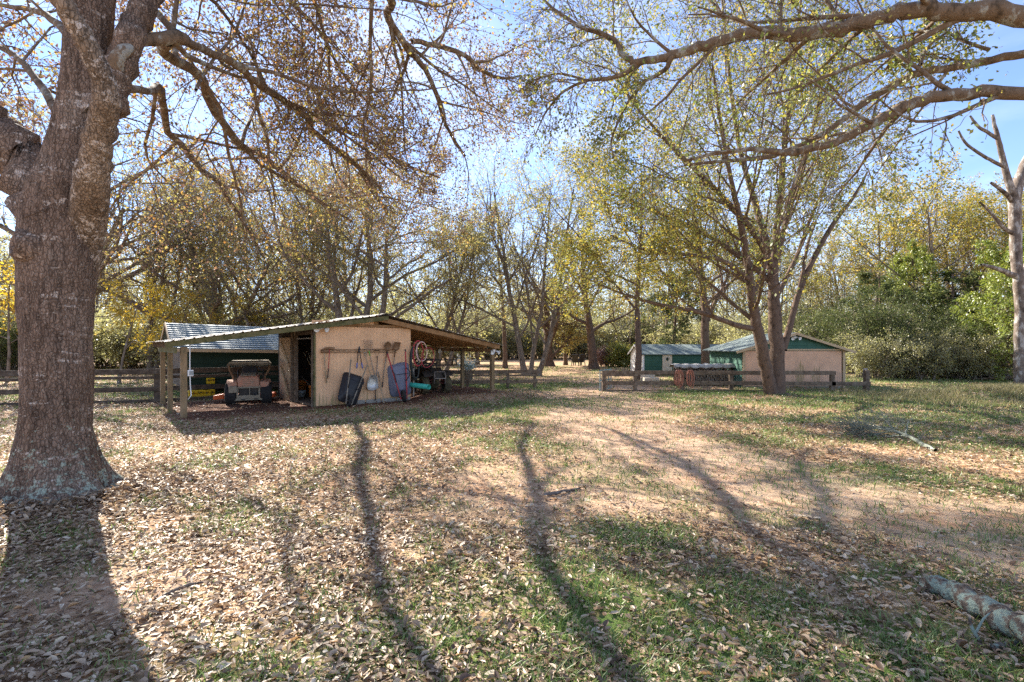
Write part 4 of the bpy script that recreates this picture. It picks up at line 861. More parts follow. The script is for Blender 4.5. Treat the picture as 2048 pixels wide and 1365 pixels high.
for y0, y1, nm in ((-.05, .55, 'rack'), (1.45, 2.1, 'rack')):
    m = MB(); z_ = .95
    m.tube([(-.55, y0, z_), (.55, y0, z_), (.55, y1, z_), (-.55, y1, z_)], .014, 6, True); m.tube([(-.56, y0 - .02, z_ + .18), (.56, y0 - .02, z_ + .18), (.56, y1, z_ + .18), (-.56, y1, z_ + .18)], .014, 6, True)
    for k in range(9): x_ = -.5 + k * .125; m.tube([(x_, y0, z_), (x_, y1, z_)], .009, 5)
    for x_ in (-.55, -.28, 0, .28, .55): m.tube([(x_, y0, z_), (x_, y0 - .02, z_ + .18)], .011, 5); m.tube([(x_, y1, z_), (x_, y1, z_ + .18)], .011, 5)
    m.tube([(-.2, y0 + .2, .75), (-.2, y0 + .2, z_)], .014, 5); m.tube([(.2, y0 + .2, .75), (.2, y0 + .2, z_)], .014, 5); m.build(nm, M_['atv'], qb)
m = MB(); m.tube([(-.38, .95, 1.02), (-.2, .82, 1.0), (0, .78, .96), (.2, .82, 1.0), (.38, .95, 1.02)], .014, 7); m.tube([(0, .78, .96), (0, .7, .8)], .03, 7); m.build('handlebar', M_['black'], qb)

# ---------------------------------------------------------------- green buildings
def lap_wall(a, b, z0, z1, board=.2, out=None):           # lapped boards between two ground points; out = outward normal
    a = Vector(a); b = Vector(b); n = Vector(out); m = MB(); z = z0
    while z < z1 - .01:
        e = min(z + board, z1); p = [a + n * .03, b + n * .03, b + n * .008, a + n * .008]
        m.add([(p[0].x, p[0].y, z), (p[1].x, p[1].y, z), (p[2].x, p[2].y, e), (p[3].x, p[3].y, e), (a.x, a.y, z), (b.x, b.y, z), (b.x, b.y, e), (a.x, a.y, e)],
              [(0, 1, 2, 3), (5, 4, 7, 6), (4, 5, 1, 0), (3, 2, 6, 7), (4, 0, 3, 7), (1, 5, 6, 2)]); z = e
    return m
def roof_panel(name, p00, p10, p11, p01, m_, parent, th=.05, ribs=0):   # a pitched sheet from four corners (eave a, eave b, ridge b, ridge a)
    m = MB(); P4 = [Vector(q) for q in (p00, p10, p11, p01)]
    m.add(P4, [(0, 1, 2, 3)])
    if ribs:                                               # raised courses running along the eave
        nrm = (P4[1] - P4[0]).cross(P4[3] - P4[0]).normalized()
        for k in range(ribs):
            t0, t1 = k / ribs, (k + .97) / ribs
            q = [P4[0].lerp(P4[3], t0), P4[1].lerp(P4[2], t0), P4[1].lerp(P4[2], t1), P4[0].lerp(P4[3], t1)]
            m.add([q[0] + nrm * .045, q[1] + nrm * .045, q[2] + nrm * .006, q[3] + nrm * .006, q[0] + nrm * .002, q[1] + nrm * .002], [(0, 1, 2, 3), (4, 5, 1, 0)])
    o = m.build(name, m_, parent); uv = o.data.uv_layers.new(name='UVMap')
    u = (P4[1] - P4[0]).normalized(); v = (P4[3] - P4[0]).normalized()
    for lp in o.data.loops: c = o.data.vertices[lp.vertex_index].co - P4[0]; uv.data[lp.index].uv = (c.dot(u), c.dot(v))
    so = o.modifiers.new('thick', 'SOLIDIFY'); so.thickness = th; so.offset = -1
    return o

# low green building behind the left lean-to
gs = thing('green_shed', 'dark green lapped shed with ribbed blue-grey roof behind the left lean-to', 'shed', (-11.42, 17.05, .02), (0, R(1.4), TH))
Lg, Wg = 6.6, 3.4
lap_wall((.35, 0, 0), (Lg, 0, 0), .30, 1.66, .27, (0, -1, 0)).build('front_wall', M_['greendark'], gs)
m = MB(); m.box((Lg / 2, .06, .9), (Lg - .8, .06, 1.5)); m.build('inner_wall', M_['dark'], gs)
m = MB(); m.add([(.33, 0, .3), (.33, Wg, .3), (.33, Wg, 1.62), (.33, Wg / 2, 2.45), (.33, 0, 1.62)], [(0, 4, 3, 2, 1)]); o = m.build('gable_wall', M_['wood'], gs); so = o.modifiers.new('thick', 'SOLIDIFY'); so.thickness = .04
roof_panel('roof', (0, -.38, 1.60), (Lg + .3, -.38, 1.60), (Lg + .3, Wg / 2, 2.52), (0, Wg / 2, 2.52), M_['ridgeroof'], gs, .03, 12)
roof_panel('roof', (Lg + .3, Wg + .38, 1.60), (0, Wg + .38, 1.60), (0, Wg / 2, 2.52), (Lg + .3, Wg / 2, 2.52), M_['ridgeroof'], gs, .03, 12)
m = MB(); m.beam((0, -.39, 1.555), (Lg + .3, -.39, 1.555), .03, .1); m.build('fascia', M_['trim'], gs)
for e in ((-.40, 1.56), (Wg + .40, 1.56)):
    m = MB(); m.beam((-.02, e[0], e[1]), (-.02, Wg / 2, 2.5), .03, .12); m.build('barge_board', M_['trim'], gs)
m = MB(); m.beam((.3, -.03, .27), (Lg, -.03, .27), .04, .06); m.build('sill', M_['wood'], gs)
for x_ in (.5, 2.5, 4.5, 6.3):
    m = MB(); m.box((x_, .12, .1), (.3, .3, .42)); m.build('pier', M_['stone'], gs)

# green shed with peach sliding doors on the right
RX0, RX1, RY, RD = 9.45, 13.64, 21.0, 3.4
rs = thing('sliding_door_shed', 'green gabled shed with wide peach sliding doors behind the right fence', 'shed', (RX0, RY, 0))
Wd = RX1 - RX0; zt = 1.54; za = 2.19; mid = (1588 - 1024) / FPX * RY - RX0
lap_wall((0, RD, 0), (0, 0, 0), -.05, zt, .2, (-1, 0, 0)).build('side_wall', M_['green'], rs)
m = MB(); m.box((Wd - .03, RD / 2, zt / 2), (.06, RD, zt)); m.build('side_wall', M_['green'], rs)
m = MB(); m.box((Wd / 2, RD, zt / 2), (Wd, .06, zt)); m.build('back_wall', M_['green'], rs)
m = MB()                                                   # lapped gable
z = zt + .03; bd = .16
while z < za - .02:
    e = min(z + bd, za); f0 = (z - zt) / (za - zt); f1 = (e - zt) / (za - zt)
    xa0, xb0 = mid * f0, Wd + (mid - Wd) * f0; xa1, xb1 = mid * f1, Wd + (mid - Wd) * f1
    m.add([(xa0, -.03, z), (xb0, -.03, z), (xb1, -.008, e), (xa1, -.008, e), (xa0, .02, z), (xb0, .02, z), (xb1, .02, e), (xa1, .02, e)], [(0, 1, 2, 3), (4, 5, 1, 0), (5, 4, 7, 6)]); z = e
m.build('gable_wall', M_['green'], rs)
for x0, x1, y_ in ((.1, 1.62, -.02), (1.63, 3.14, -.035), (3.15, Wd - .14, -.02)):
    m = MB(); m.box(((x0 + x1) / 2, y_, .77), (x1 - x0, .03, 1.44)); m.build('sliding_door', M_['peach2'], rs, bev=.003)
m = MB(); m.box((Wd / 2, .01, .04), (Wd - .1, .05, .1)); m.build('sill', M_['stone'], rs)
for x_ in (.05, Wd - .05):
    m = MB(); m.box((x_, -.03, .77), (.10, .06, 1.54)); m.build('corner_board', M_['trim'], rs, bev=.003)
m = MB(); m.box((Wd / 2, -.05, zt + .005), (Wd - .02, .06, .07)); m.build('door_track', M_['trim'], rs, bev=.003)
ov = .32
sl = (za - zt) / mid; sr = (za - zt) / (Wd - mid)
roof_panel('roof', (-ov, RD + .2, zt + .05 - sl * ov), (-ov, -.2, zt + .05 - sl * ov), (mid, -.2, za + .06), (mid, RD + .2, za + .06), M_['shingle'], rs, .04)
roof_panel('roof', (Wd + ov, -.2, zt + .05 - sr * ov), (Wd + ov, RD + .2, zt + .05 - sr * ov), (mid, RD + .2, za + .06), (mid, -.2, za + .06), M_['shingle'], rs, .04)
for a, b in (((-ov, -.22, zt + .0 - sl * ov), (mid, -.22, za + .01)), ((Wd + ov, -.22, zt + .0 - sr * ov), (mid, -.22, za + .01))):
    m = MB(); m.beam(a, b, .035, .10); m.build('barge_board', M_['trim'], rs, bev=.003)
twin_flood((RX0 + mid, RY - .08, 2.06), 'twin white floodlight under the gable of the sliding-door shed', 0)
# mildew on the doors follows the material; a white notice in the first door
m = MB(); m.box((1.42, -.045, 1.18), (.24, .02, .36)); nb = m.build('notice_board', M_['white'], rs, bev=.004)
m = MB(); m.box((1.45, -.058, 1.06), (.12, .006, .14)); m.build('lower_panel', M_['greybucket'], nb)

# small green playhouse-sized shed farther back
ss = thing('garden_shed', 'small green shed with cream door and diamond window, farther back beyond the right fence', 'shed', (7.55, 29.6, 0), R(2))
Ls, Ws, zs, zr = 5.0, 2.6, 1.22, 1.78
lap_wall((0, 0, 0), (Ls, 0, 0), .05, zs, .15, (0, -1, 0)).build('front_wall', M_['green'], ss)
m = MB(); m.add([(0, 0, 0), (0, Ws, 0), (0, Ws, zs), (0, Ws / 2, zr - .03), (0, 0, zs)], [(0, 4, 3, 2, 1)]); o = m.build('gable_wall', M_['white'], ss); so = o.modifiers.new('thick', 'SOLIDIFY'); so.thickness = .05  # end wall made white: the sun on it is put into the colour
m = MB(); m.box((Ls / 2, Ws, zs / 2), (Ls, .05, zs)); m.box((Ls - .03, Ws / 2, zs / 2), (.05, Ws - .1, zs)); m.build('back_wall', M_['green'], ss)
roof_panel('roof', (-.12, -.2, zs - .02), (Ls + .2, -.2, zs - .02), (Ls + .2, Ws / 2, zr), (-.12, Ws / 2, zr), M_['shingle'], ss, .04)
roof_panel('roof', (Ls + .2, Ws + .2, zs - .02), (-.12, Ws + .2, zs - .02), (-.12, Ws / 2, zr), (Ls + .2, Ws / 2, zr), M_['shingle'], ss, .04)
m = MB(); m.beam((-.13, -.21, zs - .07), (-.13, Ws / 2, zr - .05), .03, .09); m.beam((-.13, Ws + .21, zs - .07), (-.13, Ws / 2, zr - .05), .03, .09); m.build('barge_board', M_['white'], ss)
m = MB(); m.box((.03, -.05, zs / 2), (.1, .04, zs)); m.build('corner_board', M_['white'], ss)
m = MB(); m.box((1.42, -.055, .62), (.56, .04, 1.12)); dr = m.build('door', M_['cream'], ss, bev=.005)
q = Matrix.Rotation(R(90), 4, 'X'); q.translation = Vector((1.42, -.085, .92)); m = MB(); m.prism([(0, .12), (.1, 0), (0, -.12), (-.1, 0)], .03, q); m.build('diamond_window', M_['glass'], dr)
m = MB(); m.box((1.62, -.09, .6), (.03, .04, .06)); m.build('handle', M_['steel'], dr)
st = thing('white_steps', 'small white painted steps at the corner of the little green shed', 'steps', P(1300, 772, 24.4) * Vector((1, 1, 0)) if False else (6.55, 24.2, 0))
m = MB(); m.box((0, 0, .1), (.7, .5, .2)); m.build('lower_step', M_['cream'], st, bev=.01)
m = MB(); m.box((-.05, .3, .2), (.6, .35, .4)); m.build('upper_step', M_['cream'], st, bev=.01)

# ---------------------------------------------------------------- fences
def fence(label, posts, rails, wire=None, post_m='wooddark', rail_m='wooddark', rail_h=.14, post_w=.13, group='post and rail fences round the yard', th=.045, name='rail_fence'):
    ox, oy = posts[0][0], posts[0][1]; t = thing(name, label, 'fence', (ox, oy, 0), 0, group)
    for (x, y, h) in posts:
        m = MB(); z0 = float(gz(x, y)); m.beam((x - ox, y - oy, z0 - .1), (x - ox, y - oy, h), post_w, post_w, (0, 1, 0)); m.build('post', M_[post_m], t, bev=.008)
    for (i, j, z, hh) in rails:
        a, b = posts[i], posts[j]; d = Vector((b[0] - a[0], b[1] - a[1], 0)).normalized(); n = Vector((d.y, -d.x, 0)) * (post_w / 2 + th / 2 + .004)
        if n.y > 0: n = -n
        m = MB(); zz = [z + rnd.uniform(-.012, .012) for _ in (0, 1)]
        m.beam(Vector((a[0] - ox, a[1] - oy, zz[0])) + n - d * .08, Vector((b[0] - ox, b[1] - oy, zz[1])) + n + d * .08, th, hh or rail_h); m.build('rail', M_[rail_m], t, bev=.005)
    if wire:
        i, j, z0, z1, sp = wire; m = MB()
        for k in range(i, j):
            a, b = posts[k], posts[k + 1]; A = Vector((a[0] - ox, a[1] - oy, 0)); B = Vector((b[0] - ox, b[1] - oy, 0)); L = (B - A).length; d = (B - A) / L; n = Vector((d.y, -d.x, 0)) * (.05); n = n if n.y > 0 else -n
            for q in range(int(L / sp)): m.beam(A + d * (q * sp) + n + Vector((0, 0, z0)), A + d * (q * sp) + n + Vector((0, 0, z1)), .004, .004, (0, 1, 0))
            for q in range(int((z1 - z0) / sp) + 1): m.beam(A + n + Vector((0, 0, z0 + q * sp)), B + n + Vector((0, 0, z0 + q * sp)), .004, .004)
        m.build('wire_mesh', M_['wire'], t)
    return t
fence('dark four-board fence with wire mesh between the big oak and the left lean-to', [(-19.5, 13.6, 1.0), (-16.5, 14.0, 1.0), (-13.6, 14.7, 1.0), (-10.75, 15.6, 1.02), (-9.1, 16.9, 1.0), (-7.4, 18.3, 1.0)],
      [(i, i + 1, z, h) for i in range(5) for z, h in ((.95, .16), (.76, .09), (.42, .14), (.03, .16))], (0, 3, .05, .8, .1), post_w=.2)
gt = thing('pipe_gate', 'grey steel pipe gate left of the big oak trunk', 'gate', (-15.9, 13.3, 0), R(8))
m = MB()
for z in (1.03, .8, .57, .34, .12): m.tube([(-2.6, 0, z), (.6, 0, z)], .028, 8)
for x_ in (-2.6, -1.0, .6): m.tube([(x_, 0, .1), (x_, 0, 1.03)], .028, 8)
m.build('pipes', M_['gate'], gt, smooth=True)
fy = 20.4
fence('short two-rail brown fence between the right lean-to and the pasture opening', [(-4.6, 20.9, .72), (-1.78, 20.4, .72), (-.17, 20.6, .74), (.93, 20.9, .74)],
      [(i, i + 1, z, h) for i in range(3) for z, h in ((.67, .16), (.27, .14))] + [(2, 3, .53, .08), (1, 2, .53, .05)], None, 'wood', 'wood')
fence('long two-rail brown fence with wire mesh in front of the right sheds', [(3.47, 19.3, .78), (4.65, 19.35, .74), (6.43, 19.35, .74), (8.25, 19.3, .74), (10.1, 19.2, .74), (12.0, 19.2, .76), (13.3, 19.2, .80)],
      [(i, i + 1, .70, .15) for i in range(5)] + [(i, i + 1, .31, .15) for i in range(6)] + [(i, i + 1, -.0, .12) for i in range(6)] + [(0, 1, .60, .06)], (2, 6, .02, .72, .08), 'wood', 'wood', post_w=.14)
o = thing('round_post', 'pale round wooden post standing at the right end of the long fence', 'post', (13.33, 19.32, 0)); m = MB()
m.tube([(0, 0, -.1), (.01, 0, .5), (0, 0, .86)], [.085, .08, .075], 14); m.build('post', M_['barkpale'], o, smooth=True)
# rolled mesh gate at the opening
o = thing('mesh_gate', 'weathered green wire gate folded back against the fence at the opening', 'gate', (3.28, 19.1, 0), R(62)); m = MB()
for z in (.04, .4, .78): m.tube([(-.05, 0, z), (1.4, 0, z)], .02, 7)
for x_ in (0, .35, .7, 1.05, 1.4): m.tube([(x_, 0, .04), (x_, 0, .78)], .018, 7)
m.build('frame', M_['greenpost'], o); m = MB()
for k in range(24): m.beam((k * .058, .0, .05), (k * .058, .0, .77), .005, .005, (0, 1, 0))
m.build('wire_mesh', M_['wire'], o)
# orange hose over the rail
t = thing('orange_hose', 'orange garden hose hung in loops over the right fence rail', 'hose', (6.3, 19.2, 0))
for k, (dx, hz) in enumerate(((-.12, .58), (-.06, .66), (.0, .62), (.34, .6), (.40, .66), (.3, .55))):
    m = MB(); m.tube([(dx + .09 * math.cos(a) , -.06 - .012 * k, .80 - hz / 2 + hz / 2 * math.sin(a)) for a in [2 * math.pi * i / 24 for i in range(24)]], .016, 6, True); m.build('loop', M_['orangehose'], t, smooth=True)
# covered firewood beside the sheds
t = thing('firewood_stack', 'firewood stacked under a wrinkled grey tarp in front of the green shed wall', 'firewood', (6.95, 21.9, 0))
m = MB()
for r_ in range(7):
    for c_ in range(17):
        rr_ = rnd.uniform(.045, .065); xx = .08 + c_ * .135 + (r_ % 2) * .06 + rnd.uniform(-.01, .01)
        m.tube([(xx, -.2 + rnd.uniform(-.03, .03), .07 + r_ * .115), (xx, .25, .07 + r_ * .115)], rr_, 8)
m.build('logs', M_['wood'], t)
gxs = np.linspace(-.1, 2.55, 40); gys = np.linspace(-.3, .4, 9); V = []
for a in gxs:
    for b in gys: V.append((a, b, .90 + .05 * float(fbm(np.array(a * 4.0), np.array(b * 6.0), 4)) - (.14 if b in (gys[0], gys[-1]) else 0) + .02 * math.sin(a * 14)))
F = [(i * 9 + j, (i + 1) * 9 + j, (i + 1) * 9 + j + 1, i * 9 + j + 1) for i in range(39) for j in range(8)]
m = MB(); m.add(V, F); o = m.build('tarp', M_['tarp'], t, smooth=True); so = o.modifiers.new('thick', 'SOLIDIFY'); so.thickness = .008
for x_ in (0, 2.45):
    m = MB(); m.beam((x_, .02, 0), (x_, .02, .92), .05, .05, (0, 1, 0)); m.build('end_post', M_['wooddark'], t)

# two dark garden chairs far out in the pasture, and a picnic table
def lounge_chair(label, loc, rot):
    t = thing('garden_chair', label, 'chair', loc, rot, 'chairs out in the pasture')
    m = MB(); m.beam((0, -.25, .36), (0, .25, .28), .5, .03); m.build('seat', M_['black'], t)
    m = MB(); m.beam((0, .22, .28), (0, .5, .95), .5, .03, (0, 1, 0)); m.build('backrest', M_['black'], t)
    for sg in (-1, 1):
        m = MB(); m.beam((sg * .3, -.3, 0), (sg * .3, -.3, .55), .04, .08); m.build('leg', M_['black'], t)
        m = MB(); m.beam((sg * .3, .35, 0), (sg * .3, .2, .55), .04, .08); m.build('leg', M_['black'], t)
        m = MB(); m.beam((sg * .32, -.38, .56), (sg * .32, .42, .56), .12, .03); m.build('armrest', M_['black'], t)
    return t
lounge_chair('dark slatted chair out in the pasture, the left one of the pair', (1152 - 1024) / FPX * 43 * Vector((1, 0, 0)) + Vector((0, 43, 0)), R(160))
lounge_chair('dark slatted chair out in the pasture, the right one of the pair', (1160 - 1024) / FPX * 43.4 * Vector((1, 0, 0)) + Vector((0, 43.4, 0)), R(200))
t = thing('picnic_table', 'dark wooden picnic table standing beyond the short fence', 'table', ((958 - 1024) / FPX * 31, 31, 0), R(5))
m = MB()
for k in range(5): m.box((0, -.32 + .16 * k, .74), (1.9, .145, .04))
m.build('tabletop', M_['wooddark'], t)
for sg in (-1, 1):
    m = MB(); m.box((0, sg * .72, .44), (1.9, .26, .04)); m.build('bench', M_['wooddark'], t)
    for s2 in (-1, 1): m = MB(); m.beam((sg * .7, s2 * .62, 0), (sg * .7, s2 * .2, .72), .09, .05); m.build('leg', M_['wooddark'], t)
# fallen corrugated sheets and boards by the thicket
t = thing('tin_pile', 'collapsed pile of old grey roofing sheets and boards under the cedar', 'scrap pile', (23.6, 25.2, 0), R(-12))
for k, (x_, y_, z_, r1, r2) in enumerate(((0, 0, .34, 10, 4), (.9, .2, .22, 4, -12), (-.7, .1, .16, -3, 7))):
    V = []; Mr = Matrix.Rotation(R(r1), 4, 'Y') @ Matrix.Rotation(R(r2 + 12), 4, 'X')
    for i in range(40):
        for j in range(3): V.append(Mr @ Vector((-.9 + i * .045, -.6 + j * .6, .02 * math.sin(i * 1.3))) + Vector((x_, y_, z_)))
    m = MB(); m.add(V, [(i * 3 + j, (i + 1) * 3 + j, (i + 1) * 3 + j + 1, i * 3 + j + 1) for i in range(39) for j in range(2)]); o = m.build('roofing_sheet', M_['tin'], t); so = o.modifiers.new('thick', 'SOLIDIFY'); so.thickness = .006
for k in range(6):
    m = MB(); m.beam((-1.6 + .25 * k, -.5 - .08 * k, .05 + .03 * k), (1.3 + .2 * k, -.3 + .1 * k, .08 + .03 * k), .12, .04); m.build('board', M_['wood'], t)

# ---------------------------------------------------------------- trees
def vadd(a, b, k=1.0): return (a[0] + b[0] * k, a[1] + b[1] * k, a[2] + b[2] * k)
def vnorm(a):
    l_ = math.sqrt(a[0] * a[0] + a[1] * a[1] + a[2] * a[2]) or 1; return (a[0] / l_, a[1] / l_, a[2] / l_)
class Tree:
    def __init__(s, seed): s.r = random.Random(seed); s.pl = []; s.lp = []; s.ld = []; s.lt = []
    def line(s, pts, rad, sides): s.pl.append((pts, rad, sides))
    def grow(s, p, d, L, r, lv, K):
        n = K['seg'][lv]; wig = K['wig'][lv]; up = K['up'][lv]; st = L / n; g = s.r.gauss; pts = [p]; rad = [r]; dirs = [d]; tp = K['tap'][lv]
        for i in range(n):
            d = vnorm((d[0] + g(0, wig), d[1] + g(0, wig), d[2] + g(0, wig) + up)); p = vadd(p, d, st); pts.append(p); dirs.append(d)
            rad.append(max(.0035, r * (1 - (1 - tp) * (i + 1) / n)))
        s.line(pts, rad, K['sides'][lv]); s.kids(pts, rad, dirs, L, lv, K)
    def kids(s, pts, rad, dirs, L, lv, K):
        n = len(pts) - 1; last = len(K['seg']) - 1; u = s.r.uniform
        if lv < last:
            nc = K['n'][lv]; f0 = K['f0'][lv]; az = u(0, 6.3)
            for k in range(nc):
                f = f0 + (1 - f0) * (k + u(0, .9)) / nc; q = min(f, .999) * n; i = int(q); t = q - i
                p = tuple(pts[i][c] + (pts[i + 1][c] - pts[i][c]) * t for c in range(3)); d = dirs[i + 1]
                az += 2.4 + u(-.5, .5); a = R(u(*K['ang'][lv]))
                h = (0, 0, 1) if abs(d[2]) < .9 else (1, 0, 0)
                x = vnorm((d[1] * h[2] - d[2] * h[1], d[2] * h[0] - d[0] * h[2], d[0] * h[1] - d[1] * h[0])); y = (d[1] * x[2] - d[2] * x[1], d[2] * x[0] - d[0] * x[2], d[0] * x[1] - d[1] * x[0])
                ca, sa = math.cos(a), math.sin(a); cx, sx = math.cos(az), math.sin(az); fl = K.get('flat', (1, 1, 1, 1, 1))[lv]
                nd = vnorm(tuple(d[c] * ca + (x[c] * cx + y[c] * sx * fl) * sa for c in range(3)))
                rr = (rad[i] * (1 - t) + rad[i + 1] * t) * K['rr'][lv]
                s.grow(p, nd, L * K['rat'][lv] * (1.12 - K['fall'][lv] * (f - f0) / (1 - f0 + 1e-6)) * u(.75, 1.15), rr, lv + 1, K)
        if lv >= K.get('leaf_lv', last):
            nl = K['leaf'] if lv == last else K['leaf'] // 2; sp = K.get('spread', .06); clump = s.r.gauss(0, .17)
            if s.r.random() > K.get('leafy', 1): nl = 0
            for k in range(int(nl)):
                q = u(.15, .999) * n; i = int(q); t = q - i; d = dirs[i + 1]
                s.lp.append(tuple(pts[i][c] + (pts[i + 1][c] - pts[i][c]) * t + s.r.gauss(0, sp) for c in range(3)))
                s.ld.append(vnorm((d[0] * .5 + s.r.gauss(0, .6), d[1] * .5 + s.r.gauss(0, .6), d[2] * .5 + s.r.gauss(0, .6) - .25))); s.lt.append(clump)
    def limb(s, pts, rad, lv, K, sides=14, sub=3, f0=.15, kids=True, Lk=None, jit=1.0):   # a limb through given points
        P4 = [Vector(p) for p in pts]; out = []; ro = []
        for i in range(len(P4) - 1):
            p0, p1, p2, p3 = P4[max(i - 1, 0)], P4[i], P4[i + 1], P4[min(i + 2, len(P4) - 1)]
            for k in range(sub):
                t = k / sub; out.append(.5 * ((2 * p1) + (p2 - p0) * t + (2 * p0 - 5 * p1 + 4 * p2 - p3) * t * t + (3 * p1 - p0 - 3 * p2 + p3) * t ** 3)); ro.append(rad[i] + (rad[i + 1] - rad[i]) * t)
        out.append(P4[-1]); ro.append(rad[-1])
        for i in range(1, len(out) - 1): out[i] = out[i] + Vector((s.r.gauss(0, 1), s.r.gauss(0, 1), s.r.gauss(0, 1))) * ro[i] * .16 * jit; ro[i] *= 1 + jit * s.r.uniform(-.06, .07)
        pt = [tuple(p) for p in out]; s.line(pt, ro, sides)
        dr = [vnorm(tuple(out[min(i + 1, len(out) - 1)][c] - out[max(i - 1, 0)][c] for c in range(3))) for i in range(len(out))]
        if kids:
            L = sum((out[i + 1] - out[i]).length for i in range(len(out) - 1)); s.kids(pt, ro, dr, Lk or L, lv, K)
        return pt, ro, dr
    def wood(s, name, m, parent):
        groups = {}
        for pts, rad, sides in s.pl: groups.setdefault((len(pts), sides), []).append((pts, rad))
        Vs = []; Fs = []; b = 0
        for (n, k), lst in groups.items():
            Pn = np.array([q[0] for q in lst], float); Rn = np.array([q[1] for q in lst], float); B = len(lst)
            T = np.empty_like(Pn); T[:, 1:-1] = Pn[:, 2:] - Pn[:, :-2]; T[:, 0] = Pn[:, 1] - Pn[:, 0]; T[:, -1] = Pn[:, -1] - Pn[:, -2]
            T /= np.linalg.norm(T, axis=2, keepdims=True) + 1e-9
            m0 = T.mean(1); ref = np.where(np.abs(m0[:, 2:3]) > .75, np.array([[1.0, 0, 0]]), np.array([[0, 0, 1.0]]))[:, None, :]
            X = np.cross(T, np.broadcast_to(ref, T.shape)); X /= np.linalg.norm(X, axis=2, keepdims=True) + 1e-9; Y = np.cross(T, X)
            a = np.arange(k) * 2 * np.pi / k
            V = Pn[:, :, None] + (X[:, :, None] * np.cos(a)[None, None, :, None] + Y[:, :, None] * np.sin(a)[None, None, :, None]) * Rn[:, :, None, None]
            Vs.append(V.reshape(-1, 3)); base = b + (np.arange(B) * n * k)[:, None, None]; i = (np.arange(n - 1) * k)[None, :, None]; j = np.arange(k)[None, None, :]; j2 = (j + 1) % k
            Fs.append(np.stack([base + i + j, base + i + j2, base + i + k + j2, base + i + k + j], -1).reshape(-1, 4)); b += B * n * k
        return np_obj(name, np.concatenate(Vs), np.concatenate(Fs), m, parent, smooth=True)
    def crown(s, name, m, parent, size, tint=.45, var=.2, width=.32):
        g = np.random.default_rng(len(s.lp)); P0 = np.array(s.lp); D = np.array(s.ld); n = len(P0); L = g.uniform(*size, n)[:, None]
        q = g.normal(0, 1, (n, 3)); Sd = np.cross(D, q); Sd /= np.linalg.norm(Sd, axis=1, keepdims=True) + 1e-9; N = np.cross(D, Sd); w = L * width * g.uniform(.75, 1.2, n)[:, None]
        V = np.stack([P0, P0 + D * L * .5 + Sd * w + N * L * .08, P0 + D * L, P0 + D * L * .5 - Sd * w + N * L * .08], 1).reshape(-1, 3)
        t = np.clip(tint + np.array(s.lt) + g.normal(0, var, n), 0, .999)
        return np_obj(name, V, np.arange(n * 4).reshape(n, 4), m, parent, np.repeat(t, 4))

def Kset(**k):
    d = dict(seg=[9, 7, 5, 4], wig=[.05, .13, .18, .22], up=[.02, .06, .04, .0], n=[13, 7, 6], rat=[.5, .45, .45], ang=[(35, 65), (30, 60), (30, 65)], f0=[.28, .2, .1], rr=[.5, .5, .5], fall=[.65, .55, .4],
             tap=[.25, .3, .35, .5], sides=[10, 6, 4, 3], leaf=16, spread=.05)
    d.update(k); return d

def grown(name, label, cat, seed, bases, K, bark, leaf, size, tint=.45, var=.2, width=.32, group=None, loc=(0, 0, 0)):
    t = thing(name, label, cat, loc, 0, group); T = Tree(seed)
    for (p, d, L, r) in bases:
        T.grow(tuple(p), vnorm(d), L, r, 0, K)
        T.line([(p[0], p[1], p[2] - .2), (p[0], p[1], p[2] + .1), (p[0] + d[0] * .4, p[1] + d[1] * .4, p[2] + .45)], [r * 1.7, r * 1.35, r * 1.0], 10)
    T.wood('trunk', M_[bark], t)
    if T.lp: T.crown('crown', L_[leaf], t, size, tint, var, width)
    return t

# ======================= the big oak at the left, limbs set one by one
oak = thing('big_oak', 'massive red-brown oak trunk with pale lichen flecks and long arching limbs at the left', 'tree', (-5.15, 5.8, 0))
OB = Vector((-5.15, 5.8, 0))
def oP(px, py, Y): return tuple(P(px, py, Y) - OB)
# trunk: a dense displaced tube with root flare
rings = [(118, 1040, 172), (118, 1010, 156), (117, 985, 130), (116, 955, 106), (114, 915, 90), (113, 860, 77), (113, 780, 75), (113, 680, 76), (114, 600, 80), (117, 530, 85), (120, 470, 88), (124, 420, 86), (134, 370, 80), (148, 320, 68), (160, 260, 60), (168, 200, 55), (172, 130, 54), (176, 60, 54), (180, 0, 52), (188, -120, 46), (196, -260, 38), (210, -420, 28), (235, -600, 15)]
ctr = np.array([oP(a, b, 5.8) for a, b, c in rings]); rad = np.array([c / FPX * 5.8 * .76 for a, b, c in rings])
zz = ctr[:, 2]; zs_ = np.arange(zz[0] - .0, zz[-1], .03); cxs = np.interp(zs_, zz, ctr[:, 0]); rs_ = np.interp(zs_, zz, rad); NS = 96
th = np.arange(NS) * 2 * np.pi / NS; TH2, Z2 = np.meshgrid(th, zs_)
def cyc(fx, fz, seed):                                     # noise that closes round the trunk
    a = fbm(np.cos(TH2) * fx + 50, Z2 * fz + np.sin(TH2) * fx, seed); b = fbm(np.sin(TH2) * fx + 90, Z2 * fz * .9 - np.cos(TH2) * fx, seed + 3); return (a + b) / 2 - .5
flare = np.clip(1 - Z2 / .85, 0, 1) ** 2
rr2 = rs_[:, None] * (1 + .26 * flare * (np.cos(TH2 * 6 + 1.1 + .5 * np.sin(TH2 * 2)) * .7 + np.cos(TH2 * 4 + 2.2) * .6)) + .10 * cyc(1.2, .9, 3) + .05 * cyc(3.0, 2.0, 5) + .026 * cyc(13, 2.2, 7) + .018 * cyc(22, 9, 9)
Vt = np.stack([cxs[:, None] + rr2 * np.cos(TH2), rr2 * np.sin(TH2) * .95, Z2], -1).reshape(-1, 3); nz_ = len(zs_)
i_ = (np.arange(nz_ - 1) * NS)[:, None]; j_ = np.arange(NS)[None, :]; j2_ = (j_ + 1) % NS
